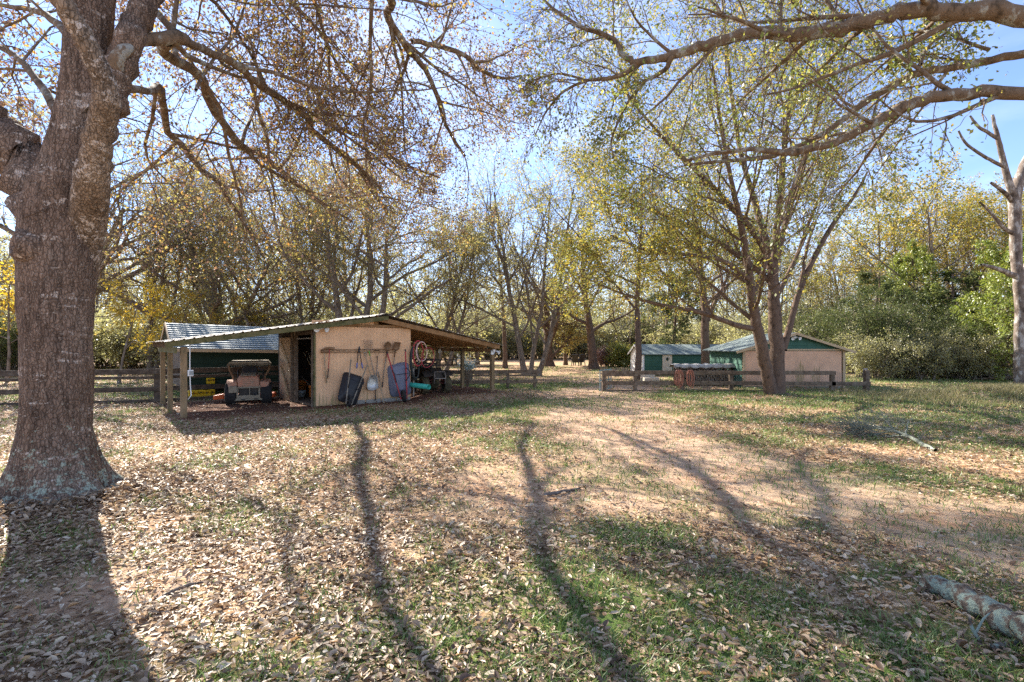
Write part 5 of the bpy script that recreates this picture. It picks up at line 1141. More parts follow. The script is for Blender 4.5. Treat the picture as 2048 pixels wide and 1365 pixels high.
Ft = np.stack([i_ + j_, i_ + j2_, i_ + NS + j2_, i_ + NS + j_], -1).reshape(-1, 4)
np_obj('trunk', Vt, Ft, M_['oak'], oak, smooth=True)
T = Tree(101)
KO = dict(seg=[0, 8, 6, 5], wig=[0, .12, .16, .2], up=[0, .01, -.04, -.08], n=[10, 8, 5], rat=[.42, .5, .5], ang=[(30, 60), (25, 55), (25, 60)], f0=[.22, .12, .1], rr=[.42, .5, .55], fall=[.5, .45, .3],
          tap=[.2, .25, .35, .5], sides=[14, 7, 4, 3], leaf=11, leaf_lv=2, spread=.11, leafy=.9)
def px(r, Y, a=1024): return r / FPX * Y / math.sqrt(1 + ((max(-400, min(2450, a)) - 1024) / FPX) ** 2)
def olimb(pts, n0=10, kids=True, K=KO, Lk=None, sides=14, TT=None, jit=1.0, far=1.0, thin=1.0):   # points (px, py, depth, half width in px)
    k = dict(K); k['n'] = [n0] + list(K['n'][1:]); pts = [(a, b, 5.8 + (Y - 5.8) * far if Y > 5.8 else Y, w) for a, b, Y, w in pts]
    if far > 1: k['rr'] = [.56, .52, .5, .55]; pts = [(a + T.r.gauss(0, 1.0) * (w + 2), b + T.r.gauss(0, .8) * (w + 2), Y, w) if 1 < i < len(pts) - 1 else (a, b, Y, w) for i, (a, b, Y, w) in enumerate(pts)]
    return (TT or T).limb([oP(a, b, Y) for a, b, Y, w in pts], [px(w * thin, Y, a) for a, b, Y, w in pts], 0, k, sides, 4, kids=kids, Lk=Lk, jit=jit)
TH_ = Tree(102)                                            # heavy limbs share the trunk's bark
olimb([(112, 470, 5.8, 62), (88, 400, 5.8, 56), (45, 320, 5.75, 50), (0, 262, 5.7, 46), (-60, 205, 5.6, 42), (-150, 130, 5.5, 36), (-280, 20, 5.3, 26), (-420, -90, 5.2, 12)], 0, False, TT=TH_, thin=1.3)
TP_ = Tree(103); olimb([(166, 540, 5.95, 34), (176, 440, 5.72, 42), (187, 350, 5.42, 38), (194, 305, 5.3, 33), (203, 258, 5.2, 31), (213, 205, 5.08, 31), (205, 160, 5.0, 26), (182, 105, 4.9, 25), (152, 50, 4.8, 25), (120, 0, 4.7, 25), (80, -70, 4.6, 22), (20, -170, 4.5, 17), (-60, -290, 4.4, 9)], 0, False, TT=TP_, jit=.35, sides=24); TP_.wood('limb', M_['palelimb'], oak)
olimb([(205, 230, 5.8, 48), (228, 160, 5.8, 38), (252, 95, 5.85, 32), (272, 45, 5.9, 30), (288, 0, 6.0, 30), (312, -70, 6.2, 27), (370, -160, 6.6, 22), (470, -240, 7.0, 14)], 0, False, TT=TH_)
TH_.wood('limb', M_['oak'], oak); T.lp += TH_.lp; T.ld += TH_.ld; T.lt += TH_.lt
olimb([(215, 160, 5.75, 30), (250, 105, 5.75, 22), (285, 86, 5.9, 20), (318, 84, 6.2, 20), (352, 96, 6.6, 17), (398, 148, 7.2, 14), (436, 208, 8.0, 12.5), (478, 268, 9.0, 11), (520, 312, 10.0, 9), (565, 348, 11.0, 7), (625, 385, 12.0, 5), (705, 445, 13.2, 3)], 13, far=1.75, thin=.74)
olimb([(335, 84, 6.3, 15), (372, 84, 6.7, 13), (415, 98, 7.1, 12), (462, 122, 7.6, 11.5), (510, 158, 8.1, 11), (556, 192, 8.7, 10), (604, 234, 9.3, 9), (652, 268, 10.0, 8), (690, 306, 10.7, 7), (728, 360, 11.6, 5), (775, 430, 12.6, 3)], 13, far=1.75, thin=.74)
olimb([(650, 266, 10.0, 6.5), (676, 258, 10.3, 6), (706, 270, 10.6, 5.5), (745, 298, 11.0, 5), (800, 326, 11.5, 4), (880, 356, 12.2, 2.5)], 10, far=1.75, thin=.74)
olimb([(222, 200, 5.75, 18), (250, 178, 6.0, 13), (285, 185, 6.6, 12), (316, 200, 7.4, 12), (342, 242, 8.5, 10.5), (366, 296, 9.8, 9.5), (394, 336, 11.0, 9), (430, 378, 12.3, 8), (460, 402, 13.2, 6.5), (492, 450, 14.2, 5), (520, 505, 15.2, 3)], 12, far=1.75, thin=.74)
olimb([(392, 180, 6.9, 5), (420, 128, 7.2, 5), (470, 60, 7.6, 4), (520, -20, 8, 3), (560, -90, 8.4, 2)], 10, far=1.75, thin=.74)
olimb([(440, -225, 6.9, 16), (560, -190, 7.4, 14), (680, -95, 8.0, 12.5), (768, -2, 8.5, 11.5), (800, 48, 8.9, 11), (826, 86, 9.3, 9), (846, 140, 9.7, 7), (866, 195, 10.2, 6), (892, 245, 10.8, 4.5), (930, 312, 11.6, 3)], 14, far=1.75, thin=.74)
olimb([(824, 84, 9.3, 7), (868, 90, 9.5, 7), (915, 108, 9.9, 6), (958, 136, 10.3, 5), (1008, 146, 10.8, 3.5), (1040, 152, 11.2, 2)], 10, far=1.75, thin=.74)
olimb([(560, -190, 7.4, 7), (612, -70, 7.8, 6), (640, 30, 8.2, 5), (650, 110, 8.6, 4), (668, 190, 9.0, 3), (700, 270, 9.4, 2)], 12, far=1.75, thin=.74)
olimb([(370, -160, 6.6, 9), (470, -110, 7.2, 8), (560, -20, 7.9, 6.5), (640, 70, 8.6, 5), (700, 150, 9.3, 4), (770, 240, 10.0, 2.5)], 12, far=1.75, thin=.74)
olimb([(285, 30, 6.0, 8), (340, -30, 6.6, 7), (420, -10, 7.3, 6), (480, 60, 8, 4.5), (530, 160, 8.8, 3.5), (570, 250, 9.6, 2)], 11, far=1.75, thin=.74)
olimb([(125, 250, 6.2, 12), (80, 170, 6.8, 10), (40, 120, 7.4, 8), (-10, 90, 8.2, 6), (-80, 70, 9, 4)], 9, K=dict(KO, leafy=.7))
olimb([(150, 90, 6.1, 10), (105, 40, 6.8, 9), (60, 20, 7.6, 7), (0, 10, 8.4, 5), (-80, -20, 9.2, 3)], 9, K=dict(KO, leafy=.7))
for q in range(5): olimb([(180 + 30 * q, -260 - 20 * q, 5.8, 12), (150 + 150 * q, -420, 6.4 + q * .3, 9), (60 + 300 * q, -520 + 40 * q, 7.4 + q * .7, 5), (-40 + 420 * q, -560 + 90 * q, 8.6 + q, 3)], 5, sides=8)
# trim twigs that would hang in front of the lens
T.pl = [q for q in T.pl if q[2] > 7 or min(p[2] for p in q[0]) > 3.5]; kp = [i for i, p in enumerate(T.lp) if p[2] > 3.45]; T.lp = [T.lp[i] for i in kp]; T.ld = [T.ld[i] for i in kp]; T.lt = [T.lt[i] for i in kp]
T.wood('branches', M_['limb'], oak); T.crown('crown', L_['oak'], oak, (.045, .095), .38, .26, .3)
# burl with a healed knot on the left side, and swollen collars
def lump(c, rad_, axis, seed, hole=False):
    q = Vector(axis).to_track_quat('Z', 'Y').to_matrix().to_4x4(); q.translation = Vector(c); m = MB()
    prof = [(rad_ * 1.35, -rad_ * .9), (rad_ * 1.15, -rad_ * .2), (rad_ * .98, rad_ * .22), (rad_ * .74, rad_ * .40), (rad_ * .52, rad_ * .34)] + ([(rad_ * .34, rad_ * .10), (rad_ * .22, -rad_ * .25), (0, -rad_ * .3)] if hole else [(rad_ * .3, rad_ * .44), (0, rad_ * .46)])
    m.lathe(prof, 28, q); g = random.Random(seed); m.v = [tuple(v[c_] + (float(fbm(np.array(v[0] * 14 + v[2] * 9), np.array(v[1] * 14 - v[2] * 11), seed + c_)) - .5) * rad_ * .16 for c_ in range(3)) for v in m.v]
    return m.build('knot', M_['oak'], oak, smooth=True)
lump(oP(40, 490, 5.5), .17, (-.62, -.78, .1), 4, True)
lump(oP(216, 262, 5.75), .11, (1, -.3, 0), 8); pass

# ======================= limbs reaching in from a tree just out of the picture at the right
OR = Vector((9.4, 6.4, 0)); rt = thing('overhanging_tree', 'mossy limbs with sparse green leaves reaching in from the upper right edge', 'tree', OR)
T = Tree(202); OB_keep = OB; OB = OR
KR = dict(KO); KR.update(up=[0, .02, -.02, -.06], rat=[.3, .5, .55], leaf=7, n=[10, 6, 5], leafy=.8)
KB = dict(KR); KB.update(leafy=.12, n=[10, 8, 5], rat=[.4, .5, .5])
T.limb([(.2, 0, -.3), (.1, 0, .6), (0, 0, 2), (-.15, -.05, 3.6), (-.4, -.05, 5.2), (-.3, .1, 7), (0, .3, 9.5)], [.62, .46, .42, .40, .36, .26, .1], 0, dict(KR, n=[6, 6, 5]), 20, 4)
olimb([(2440, 170, 6.4, 46), (2250, 75, 6.4, 38), (2100, 40, 6.5, 34), (1990, 26, 6.6, 30), (1900, 22, 6.7, 25), (1815, 18, 6.8, 22), (1752, 40, 6.9, 20), (1680, 56, 7.0, 19), (1600, 68, 7.1, 17), (1540, 66, 7.2, 16), (1480, 70, 7.3, 14), (1425, 86, 7.4, 13), (1370, 104, 7.5, 11.5), (1320, 118, 7.6, 9.5), (1268, 126, 7.7, 8)], 9, K=KR, thin=.85)
olimb([(1270, 126, 7.7, 8), (1246, 112, 7.8, 6.5), (1232, 84, 7.9, 5.5), (1205, 68, 8.0, 5), (1165, 56, 8.1, 4.5), (1130, 34, 8.3, 4), (1095, 8, 8.5, 3), (1060, -30, 8.7, 2)], 13, K=KB, thin=.85)
olimb([(1272, 128, 7.7, 7), (1252, 146, 7.7, 5.5), (1212, 158, 7.8, 5), (1172, 162, 7.9, 4), (1130, 182, 8.1, 3), (1095, 220, 8.3, 2), (1070, 270, 8.5, 1.2)], 13, K=KB, thin=.85)
olimb([(1172, 162, 7.9, 3), (1120, 148, 8.1, 2.5), (1070, 160, 8.3, 1.6), (1035, 185, 8.5, 1)], 8, K=KB, thin=.85)
olimb([(1345, 112, 7.5, 7), (1330, 140, 7.6, 5.5), (1290, 163, 7.7, 5), (1268, 190, 7.8, 4), (1240, 235, 7.9, 3), (1222, 290, 8.0, 2.2), (1235, 325, 8.1, 1.4)], 8, K=KR, thin=.85)
olimb([(2400, 330, 6.2, 34), (2250, 235, 6.3, 28), (2120, 196, 6.4, 24), (2040, 186, 6.5, 21), (1960, 186, 6.6, 19), (1890, 192, 6.7, 18), (1835, 204, 6.8, 17), (1780, 228, 6.9, 15), (1730, 256, 7.0, 13), (1670, 285, 7.1, 11), (1600, 302, 7.2, 9.5), (1570, 306, 7.3, 8), (1500, 300, 7.4, 6.5), (1440, 306, 7.6, 5), (1370, 322, 7.8, 3)], 9, K=KR, thin=.85)
olimb([(2300, 130, 6.3, 18), (2150, 92, 6.7, 15), (2030, 110, 7.0, 13), (1940, 130, 7.2, 12), (1840, 145, 7.4, 11), (1780, 176, 7.6, 9.5), (1720, 212, 7.7, 9), (1660, 258, 7.8, 8), (1600, 292, 7.9, 7), (1530, 315, 8.0, 6), (1450, 322, 8.2, 4.5), (1370, 330, 8.4, 3)], 13, K=KR, thin=.85)
olimb([(1760, 40, 6.9, 7), (1720, 62, 7.3, 6), (1685, 95, 7.6, 5.5), (1640, 140, 7.9, 4.5), (1590, 190, 8.2, 3)], 7, K=KR, thin=.85)
olimb([(1880, 30, 6.7, 6), (1850, 60, 7.1, 5), (1800, 100, 7.4, 4), (1770, 140, 7.7, 3)], 4, K=KR, thin=.85)
for a, b in (((1840, 130), (1900, 60)), ((1980, 100), (1890, 60)), ((1920, 0), (1840, -90)), ((1690, 50), (1640, -60)), ((1560, 60), (1600, -60))): olimb([(*a, 7.2, 5), ((a[0] + b[0]) / 2 - 15, (a[1] + b[1]) / 2, 7.4, 4), (*b, 7.6, 2.5)], 5, K=KR, Lk=2.2)
T.wood('trunk', M_['limb'], rt); T.crown('crown', L_['green'], rt, (.035, .075), .5, .24, .3)
OB = OB_keep

# ======================= trees of the middle distance
def gb(px_, Y): return Vector(((px_ - 1024) / FPX * Y, Y, 0))
# twin-stemmed tree in front of the right shed, with a bare dead limb
B2 = gb(1545, 17.9); t2 = thing('twin_stem_tree', 'tall twin-stemmed tree with yellow-green crown in front of the peach-doored shed', 'tree', B2)
T = Tree(303); OBk = OB; OB = B2
K2 = Kset(seg=[0, 8, 6, 5, 4], wig=[0, .10, .14, .18, .2], up=[0, .05, .04, .02, .0], n=[12, 7, 5, 4], rat=[.46, .5, .5, .5], ang=[(30, 55), (28, 55), (28, 60), (30, 60)], f0=[.2, .2, .15, .1], rr=[.45, .5, .5, .55], fall=[.4, .45, .4, .3],
          tap=[.2, .2, .3, .4, .5], sides=[14, 7, 5, 3, 3], leaf=9, leaf_lv=4, spread=.08, leafy=.85)
def Q(pts): return [oP(a, b, Y) for a, b, Y, w in pts], [px(w, Y, a) for a, b, Y, w in pts]
def l2(pts, n0=10, kids=True, K=None, Lk=None, f0=.2):
    a, b = Q(pts); k = dict(K or K2); k['n'] = [n0] + list(k['n'][1:]); k['f0'] = [f0] + list(k['f0'][1:]); T.limb(a, [q * .95 for q in b], 0, k, 14, 4, kids=kids, Lk=Lk, jit=.4)
l2([(1552, 805, 17.9, 30), (1554, 785, 17.9, 20), (1555, 740, 17.9, 17), (1553, 690, 17.9, 16), (1550, 640, 17.9, 15), (1547, 590, 17.9, 13), (1546, 540, 17.9, 12)], 0, False)
l2([(1543, 792, 17.8, 16), (1535, 750, 17.6, 14), (1524, 700, 17.4, 14), (1514, 650, 17.2, 12), (1504, 590, 17.0, 10), (1494, 520, 16.8, 8), (1480, 440, 16.4, 7), (1460, 350, 16.0, 5), (1440, 240, 15.6, 4), (1425, 130, 15.3, 2.5)], 13, f0=.3)
stem2 = [[(1546, 560, 17.9, 11), (1552, 480, 17.8, 8.5), (1562, 380, 17.6, 7), (1572, 270, 17.4, 5.5), (1585, 150, 17.2, 4), (1600, 20, 17, 2.5), (1610, -80, 16.8, 1.5)],
         [(1546, 560, 17.9, 10), (1530, 480, 18.2, 8), (1505, 390, 18.6, 6.5), (1478, 290, 19, 5), (1462, 180, 19.4, 4), (1450, 60, 19.8, 2.5), (1440, -40, 20, 1.5)],
         [(1547, 540, 17.9, 8), (1510, 470, 17.4, 7), (1450, 400, 16.8, 6), (1390, 340, 16.2, 5), (1330, 280, 15.7, 3.5), (1270, 210, 15.3, 2.5), (1230, 150, 15, 1.5)],
         [(1546, 550, 17.9, 8), (1570, 450, 18.6, 6.5), (1600, 350, 19.3, 5.5), (1630, 240, 20, 4), (1655, 120, 20.6, 2.5), (1675, 20, 21, 1.5)],
         [(1548, 570, 17.9, 7), (1500, 530, 18.2, 6), (1430, 480, 18.5, 5), (1350, 440, 18.8, 4), (1270, 405, 19, 3), (1190, 380, 19.2, 1.5)],
         [(1520, 660, 17.3, 7), (1470, 650, 17.0, 6), (1400, 625, 16.6, 5), (1320, 610, 16.2, 4), (1250, 590, 15.9, 2.5), (1180, 560, 15.7, 1.5)],
         [(1500, 560, 16.9, 6), (1440, 520, 16.4, 5), (1370, 510, 15.9, 4), (1290, 500, 15.5, 3), (1220, 470, 15.2, 1.5)],
         [(1550, 600, 17.9, 6), (1590, 520, 18.4, 4.5), (1620, 440, 18.8, 3.5), (1650, 370, 19.2, 2.2), (1675, 310, 19.5, 1.2)]]
for st_ in stem2: l2(st_, 11)
KD = dict(K2, n=[0, 0, 0, 0]); l2([(1566, 700, 17.9, 9), (1578, 660, 18.0, 7.5), (1590, 610, 18.1, 7), (1612, 550, 18.2, 6.5), (1642, 490, 18.3, 6), (1672, 440, 18.4, 5.2), (1700, 405, 18.5, 4.2), (1722, 370, 18.6, 3.2), (1735, 344, 18.7, 2.2)], 0, False)
l2([(1592, 600, 18.1, 5), (1606, 545, 18.2, 4.2), (1615, 490, 18.3, 3.5), (1632, 445, 18.4, 2)], 0, False)
T.pl = [q for q in T.pl if q[2] > 7 or min(p[2] for p in q[0]) > 2.4]; kp = [i for i, p in enumerate(T.lp) if p[2] > 2.6]; T.lp = [T.lp[i] for i in kp]; T.ld = [T.ld[i] for i in kp]; T.lt = [T.lt[i] for i in kp]
T.wood('trunk', M_['barkdark'], t2); T.crown('crown', L_['yellow'], t2, (.04, .085), .48, .24)

# storm-broken pale tree at the right edge
B3 = gb(2042, 19.6); t3 = thing('broken_tree', 'storm-broken tree with pale bark and bare stub branches at the right edge', 'tree', B3); OB = B3; T = Tree(304)
for pts in ([(2044, 800, 19.6, 24), (2040, 770, 19.6, 14), (2038, 700, 19.6, 12), (2040, 620, 19.6, 13), (2036, 560, 19.6, 13), (2032, 500, 19.6, 14), (2030, 440, 19.6, 15), (2032, 390, 19.6, 15), (2050, 330, 19.7, 13), (2075, 280, 19.8, 9)],
            [(2030, 400, 19.6, 11), (2016, 360, 19.5, 9), (2006, 320, 19.5, 7.5), (1998, 285, 19.4, 6.5), (1990, 255, 19.4, 5), (1985, 230, 19.4, 3.5)],
            [(1998, 280, 19.4, 5), (1975, 265, 19.3, 4.5), (1955, 252, 19.2, 4), (1940, 232, 19.2, 2.5)], [(2010, 335, 19.5, 5), (1980, 320, 19.3, 4.5), (1955, 305, 19.1, 4), (1930, 285, 19.0, 3.5), (1917, 262, 19, 2.5)],
            [(2026, 405, 19.6, 7), (2008, 385, 19.4, 5.5), (1982, 366, 19.2, 3.5)], [(2030, 470, 19.6, 6), (2006, 455, 19.4, 5), (1985, 430, 19.3, 4), (1960, 405, 19.1, 2.2)],
            [(2036, 555, 19.6, 9), (2012, 545, 19.4, 7), (1985, 535, 19.2, 5.5), (1962, 530, 19.0, 3)], [(2038, 560, 19.6, 8), (2060, 520, 19.8, 7), (2100, 470, 20, 4)]): l2(pts, 0, False)
T.wood('trunk', M_['barkpale'], t3)
OB = OBk

KV = Kset(seg=[9, 7, 6, 4], n=[14, 9, 7], up=[.04, .06, .04, .0], ang=[(24, 50), (25, 50), (28, 60)], f0=[.14, .15, .1], rat=[.62, .5, .45], leaf=7, leafy=.75, spread=.06)            # vase shape, thin leaves
KS = Kset(seg=[8, 9, 7, 5, 4], sides=[12, 7, 5, 3, 3], n=[9, 8, 6, 4], wig=[.08, .14, .18, .2, .22], up=[.03, .04, .02, .0, -.04], tap=[.35, .25, .3, .4, .5], ang=[(40, 70), (30, 60), (30, 60), (30, 65)], f0=[.22, .2, .15, .1], rr=[.6, .5, .5, .5], fall=[.35, .5, .4, .3], rat=[.85, .45, .45, .45], leaf=6, spread=.09)   # spreading oak
KT = Kset(seg=[12, 6, 5, 4], n=[16, 6, 5], f0=[.42, .2, .1], rat=[.28, .5, .5], up=[.01, .05, .02, 0], wig=[.04, .14, .18, .2], leaf=8, spread=.09)   # tall forest tree
KR2 = Kset(seg=[8, 7, 6, 4], n=[13, 8, 6], f0=[.2, .2, .1], rat=[.6, .5, .45], up=[.03, .05, .02, 0], leaf=9, spread=.10)   # rounded leafy
KSH = Kset(seg=[6, 5, 4], n=[9, 7], wig=[.12, .2, .25], up=[.03, .03, 0], ang=[(30, 65), (30, 70)], f0=[.12, .1], rat=[.55, .5], rr=[.5, .5], fall=[.5, .4], tap=[.3, .4, .5], sides=[5, 3, 3], leaf=30, leaf_lv=1, spread=.12)   # shrub

# multi-stemmed tree beyond the opening
grown('bare_tree', 'multi-stemmed fan-shaped tree, nearly bare, beyond the short fence', 'tree', 11, [((0, 0, 0), (-.12, 0, 1), 11.0, .19), ((.35, .1, 0), (.10, .1, 1), 11.0, .15), ((.8, -.1, 0), (.30, -.05, 1), 10.5, .16)], KV, 'bark', 'brush', (.06, .11), .7, .2, loc=gb(1049, 29.5))
grown('pasture_tree', 'thick-trunked rounded tree standing alone in the sunny pasture', 'tree', 12, [((0, 0, 0), (.0, 0, 1), 9.8, .34)], dict(KR2, leaf=8), 'barkdark', 'yellow', (.08, .14), .5, .2, loc=gb(1187, 37))
grown('straight_tree', 'straight brown trunk left of the multi-stemmed tree', 'tree', 13, [((0, 0, 0), (.02, 0, 1), 12, .19)], dict(KT, leaf=13), 'barkdark', 'olive', (.09, .15), .5, .2, loc=gb(1010, 38))
grown('cedar_tree', 'thin dark trunk with yellow-green crown beside the small green shed', 'tree', 14, [((0, 0, 0), (.0, 0, 1), 10.2, .17)], dict(KR2, f0=[.32, .2, .1], leaf=9), 'barkdark', 'yellow', (.07, .13), .62, .2, loc=gb(1275, 25.6))
grown('shed_side_tree', 'forked brown tree between the two right sheds', 'tree', 15, [((0, 0, 0), (-.02, 0, 1), 9.5, .26), ((.05, 0, 3.2), (.55, .1, .8), 4.5, .12)], dict(KR2, f0=[.4, .2, .1], leaf=8), 'barkdark', 'yellow', (.07, .13), .45, .2, loc=gb(1412, 27.5))
grown('burl_tree', 'short thick dark tree with crooked low limbs out in the pasture', 'tree', 16, [((0, 0, 0), (.02, 0, 1), 6.0, .42), ((.1, 0, .6), (.7, .0, .75), 3.0, .14)], dict(KS, n=[8, 6, 5, 3], leaf=7), 'barkdark', 'olive', (.09, .15), .6, .2, loc=gb(1097, 41))
grown('pasture_sapling', 'small tree right of the crooked pasture tree', 'tree', 17, [((0, 0, 0), (.05, 0, 1), 6.5, .17)], dict(KR2, leaf=9), 'barkdark', 'yellow', (.09, .15), .5, .2, loc=gb(1131, 44))
# spreading oaks behind the sheds
spread1 = grown('spreading_oak', 'wide spreading oak with rusty olive leaves rising behind the peach shed', 'tree', 21, [((-.3, 0, 0), (-.22, .0, 1), 8.2, .22), ((.25, 0, 0), (.15, .05, 1), 8.8, .21), ((.5, .2, 0), (.42, 0, .9), 7.2, .2)], dict(KS, n=[8, 8, 7, 4], leaf=9), 'bark', 'olive', (.055, .11), .58, .22, loc=gb(708, 28)); spread1.scale = (1.14,) * 3
spread2 = grown('spreading_oak', 'low branching oak with a fine net of twigs behind the green shed roof', 'tree', 22, [((0, 0, 0), (-.05, -.05, 1), 6.0, .26), ((.2, 0, 1.2), (.55, -.1, .8), 5.2, .16)], dict(KS, n=[10, 9, 6, 4], leaf=5, rat=[1.0, .5, .45, .45]), 'bark', 'olive', (.06, .11), .5, .22, loc=gb(430, 32)); spread2.scale = (1.28,) * 3
spread3 = grown('spreading_oak', 'wide twiggy oak right behind the massive oak trunk', 'tree', 23, [((0, 0, 0), (.06, -.05, 1), 8.0, .32), ((.2, 0, 1.5), (.5, -.15, .8), 6.5, .2)], dict(KS, n=[10, 8, 6, 4], leaf=3, rat=[.95, .5, .45, .45]), 'bark', 'olive', (.06, .11), .48, .22, loc=gb(95, 28)); spread3.scale = (1.3,) * 3
grown('leaning_tree', 'slender curving tree with thin grey crown right of the peach shed roof', 'tree', 24, [((0, 0, 0), (.12, 0, 1), 8.5, .17), ((.5, 0, 0), (.35, 0, .9), 7.5, .13)], dict(KV, leaf=9), 'bark', 'brush', (.07, .12), .5, .2, loc=gb(875, 31))
# golden understory trees at the left
gold = grown('golden_sapling', 'slender sapling with bright golden leaves just right of the big oak trunk', 'tree', 31, [((0, 0, 0), (.1, 0, 1), 4.2, .06)], Kset(seg=[7, 6, 5, 4], n=[10, 6, 4], f0=[.3, .15, .1], up=[.02, .0, -.02, -.05], leaf=7, spread=.08), 'bark', 'gold', (.09, .15), .5, .25, loc=gb(238, 23))
dup(gold, gb(15, 24), 2.0, 1.2, 'golden-leaved sapling at the left edge, seen left of the big oak trunk')
dup(gold, gb(395, 27), 4.0, 1.0, 'golden-leaved sapling behind the left gable of the green shed')
dup(gold, gb(478, 31), 1.1, (1.1, 1.1, 1.0), 'golden-leaved sapling above the green shed roof')
# cedars and thicket at the right
KC = Kset(seg=[9, 7, 5, 4], n=[26, 8, 6], f0=[.06, .1, .1], wig=[.03, .1, .16, .2], up=[.0, .03, .0, -.03], ang=[(60, 85), (30, 55), (30, 55)], rat=[.42, .5, .5], fall=[.75, .5, .4], leaf=16, spread=.06, rr=[.35, .5, .5])
ced = grown('bright_cedar', 'bright yellow-green cedar lit by the sun beside the storm-broken tree', 'tree', 41, [((0, 0, 0), (.0, 0, 1), 6.6, .15)], KC, 'barkdark', 'cedar', (.09, .17), .5, .22, .18, loc=gb(2010, 26))
dup(ced, gb(2100, 24), 2.2, 1.05, 'bright yellow-green cedar at the right edge of the picture')
dc = grown('dark_cedar', 'dark green cedar with drooping boughs behind the small green shed', 'tree', 42, [((0, 0, 0), (.03, 0, 1), 6.4, .14)], dict(KC, n=[18, 7, 6], up=[0, -.02, -.03, -.04]), 'barkdark', 'evergreen', (.10, .18), .5, .22, .2, loc=gb(1345, 34))
dup(ced, gb(1835, 33), 4.2, (1.0, 1.0, 1.15), 'yellow-green cedar rising out of the middle of the thicket')
dup(dc, gb(1772, 30), 3.0, (1.1, 1.1, .9), 'dark cedar behind the left end of the thicket')
dup(dc, gb(1905, 31), 1.0, (1.2, 1.2, .95), 'dark cedar in the thicket left of the bright cedar')
sh = grown('evergreen_shrub', 'broad dark evergreen shrub at the left end of the right-hand thicket', 'shrub', 43, [((rnd.uniform(-.9, .9), rnd.uniform(-.5, .5), 0), (rnd.uniform(-.55, .55), rnd.uniform(-.4, .4), 1), rnd.uniform(2.6, 3.8), .045) for _ in range(13)], KSH, 'bark', 'evergreen', (.05, .10), .45, .28, loc=gb(1752, 27))
for a, Y, s_, rz, lab in ((1808, 29, 1.0, 1, 'tall dark shrub in the middle of the right-hand thicket'), (1862, 27, .75, 2.4, 'wide dark shrub left of the dark cedar'), (1925, 29.5, .9, 3.9, 'dark shrub behind the pile of roofing sheets'), (1706, 33, .85, 5, 'dark shrub right behind the sliding-door shed'), (1985, 30, .8, .4, 'dark shrub under the bright cedar'), (1640, 33, 1.0, 2.9, 'dark shrub showing above the sliding-door shed roof'), (2120, 29, 1.3, 1.7, 'dark shrub at the far right end of the thicket'), (15, 29, .8, 1.9, 'dark shrub beyond the pipe gate')):
    dup(sh, gb(a, Y), rz, s_, lab)
bs = grown('brush_shrub', 'tangled grey-green brush at the edge of the pasture', 'shrub', 44, [((rnd.uniform(-1.2, 1.2), rnd.uniform(-.6, .6), 0), (rnd.uniform(-.6, .6), rnd.uniform(-.4, .4), 1), rnd.uniform(2.0, 4.2), .035) for _ in range(14)], dict(KSH, leaf=12), 'bark', 'brush', (.08, .15), .5, .22, loc=gb(1090, 62), group='brush along the far edge of the pasture')
gb_ = grown('sunny_shrub', 'low yellow-green shrub in the pasture left of the small green shed', 'shrub', 45, [((rnd.uniform(-.7, .7), rnd.uniform(-.5, .5), 0), (rnd.uniform(-.7, .7), rnd.uniform(-.5, .5), .8), rnd.uniform(1.0, 1.7), .02) for _ in range(16)], dict(KSH, leaf=20), 'bark', 'green', (.07, .13), .6, .2, loc=gb(1247, 40))
grown('dry_shrub', 'low dry pinkish shrub beside the yellow-green one in the pasture', 'shrub', 46, [((rnd.uniform(-.7, .7), rnd.uniform(-.5, .5), 0), (rnd.uniform(-.9, .9), rnd.uniform(-.5, .5), .8), rnd.uniform(.9, 1.5), .02) for _ in range(14)], dict(KSH, leaf=12), 'bark', 'pink', (.06, .11), .5, .3, loc=gb(1217, 41))
# variegated plant in a pot beyond the short fence
pl = thing('potted_plant', 'pale variegated plant in a pot standing beyond the short fence', 'plant', gb(936, 24)); T = Tree(48)
for k in range(16): T.grow((rnd.uniform(-.1, .1), rnd.uniform(-.1, .1), .4), vnorm((rnd.uniform(-.6, .6), rnd.uniform(-.6, .6), 1)), rnd.uniform(.5, 1.0), .01, 0, dict(Kset(), seg=[5, 4], n=[6], rat=[.35], leaf=9, f0=[.2], ang=[(30, 60)], sides=[3, 3], wig=[.1, .2], up=[-.03, 0], leaf_lv=0))
T.wood('stems', M_['bark'], pl); T.crown('leaves', leafmat('variegated_leaves', [(0, (.2, .28, .22)), (.5, (.5, .55, .48)), (1, (.75, .78, .72))], .3), pl, (.05, .1), .5, .3)
m = MB(); m.lathe([(0, 0), (.18, 0), (.24, .4), (.27, .4), (.27, .45), (.23, .45), (.2, .4), (0, .38)], 20); m.build('pot', M_['stone'], pl, smooth=True)

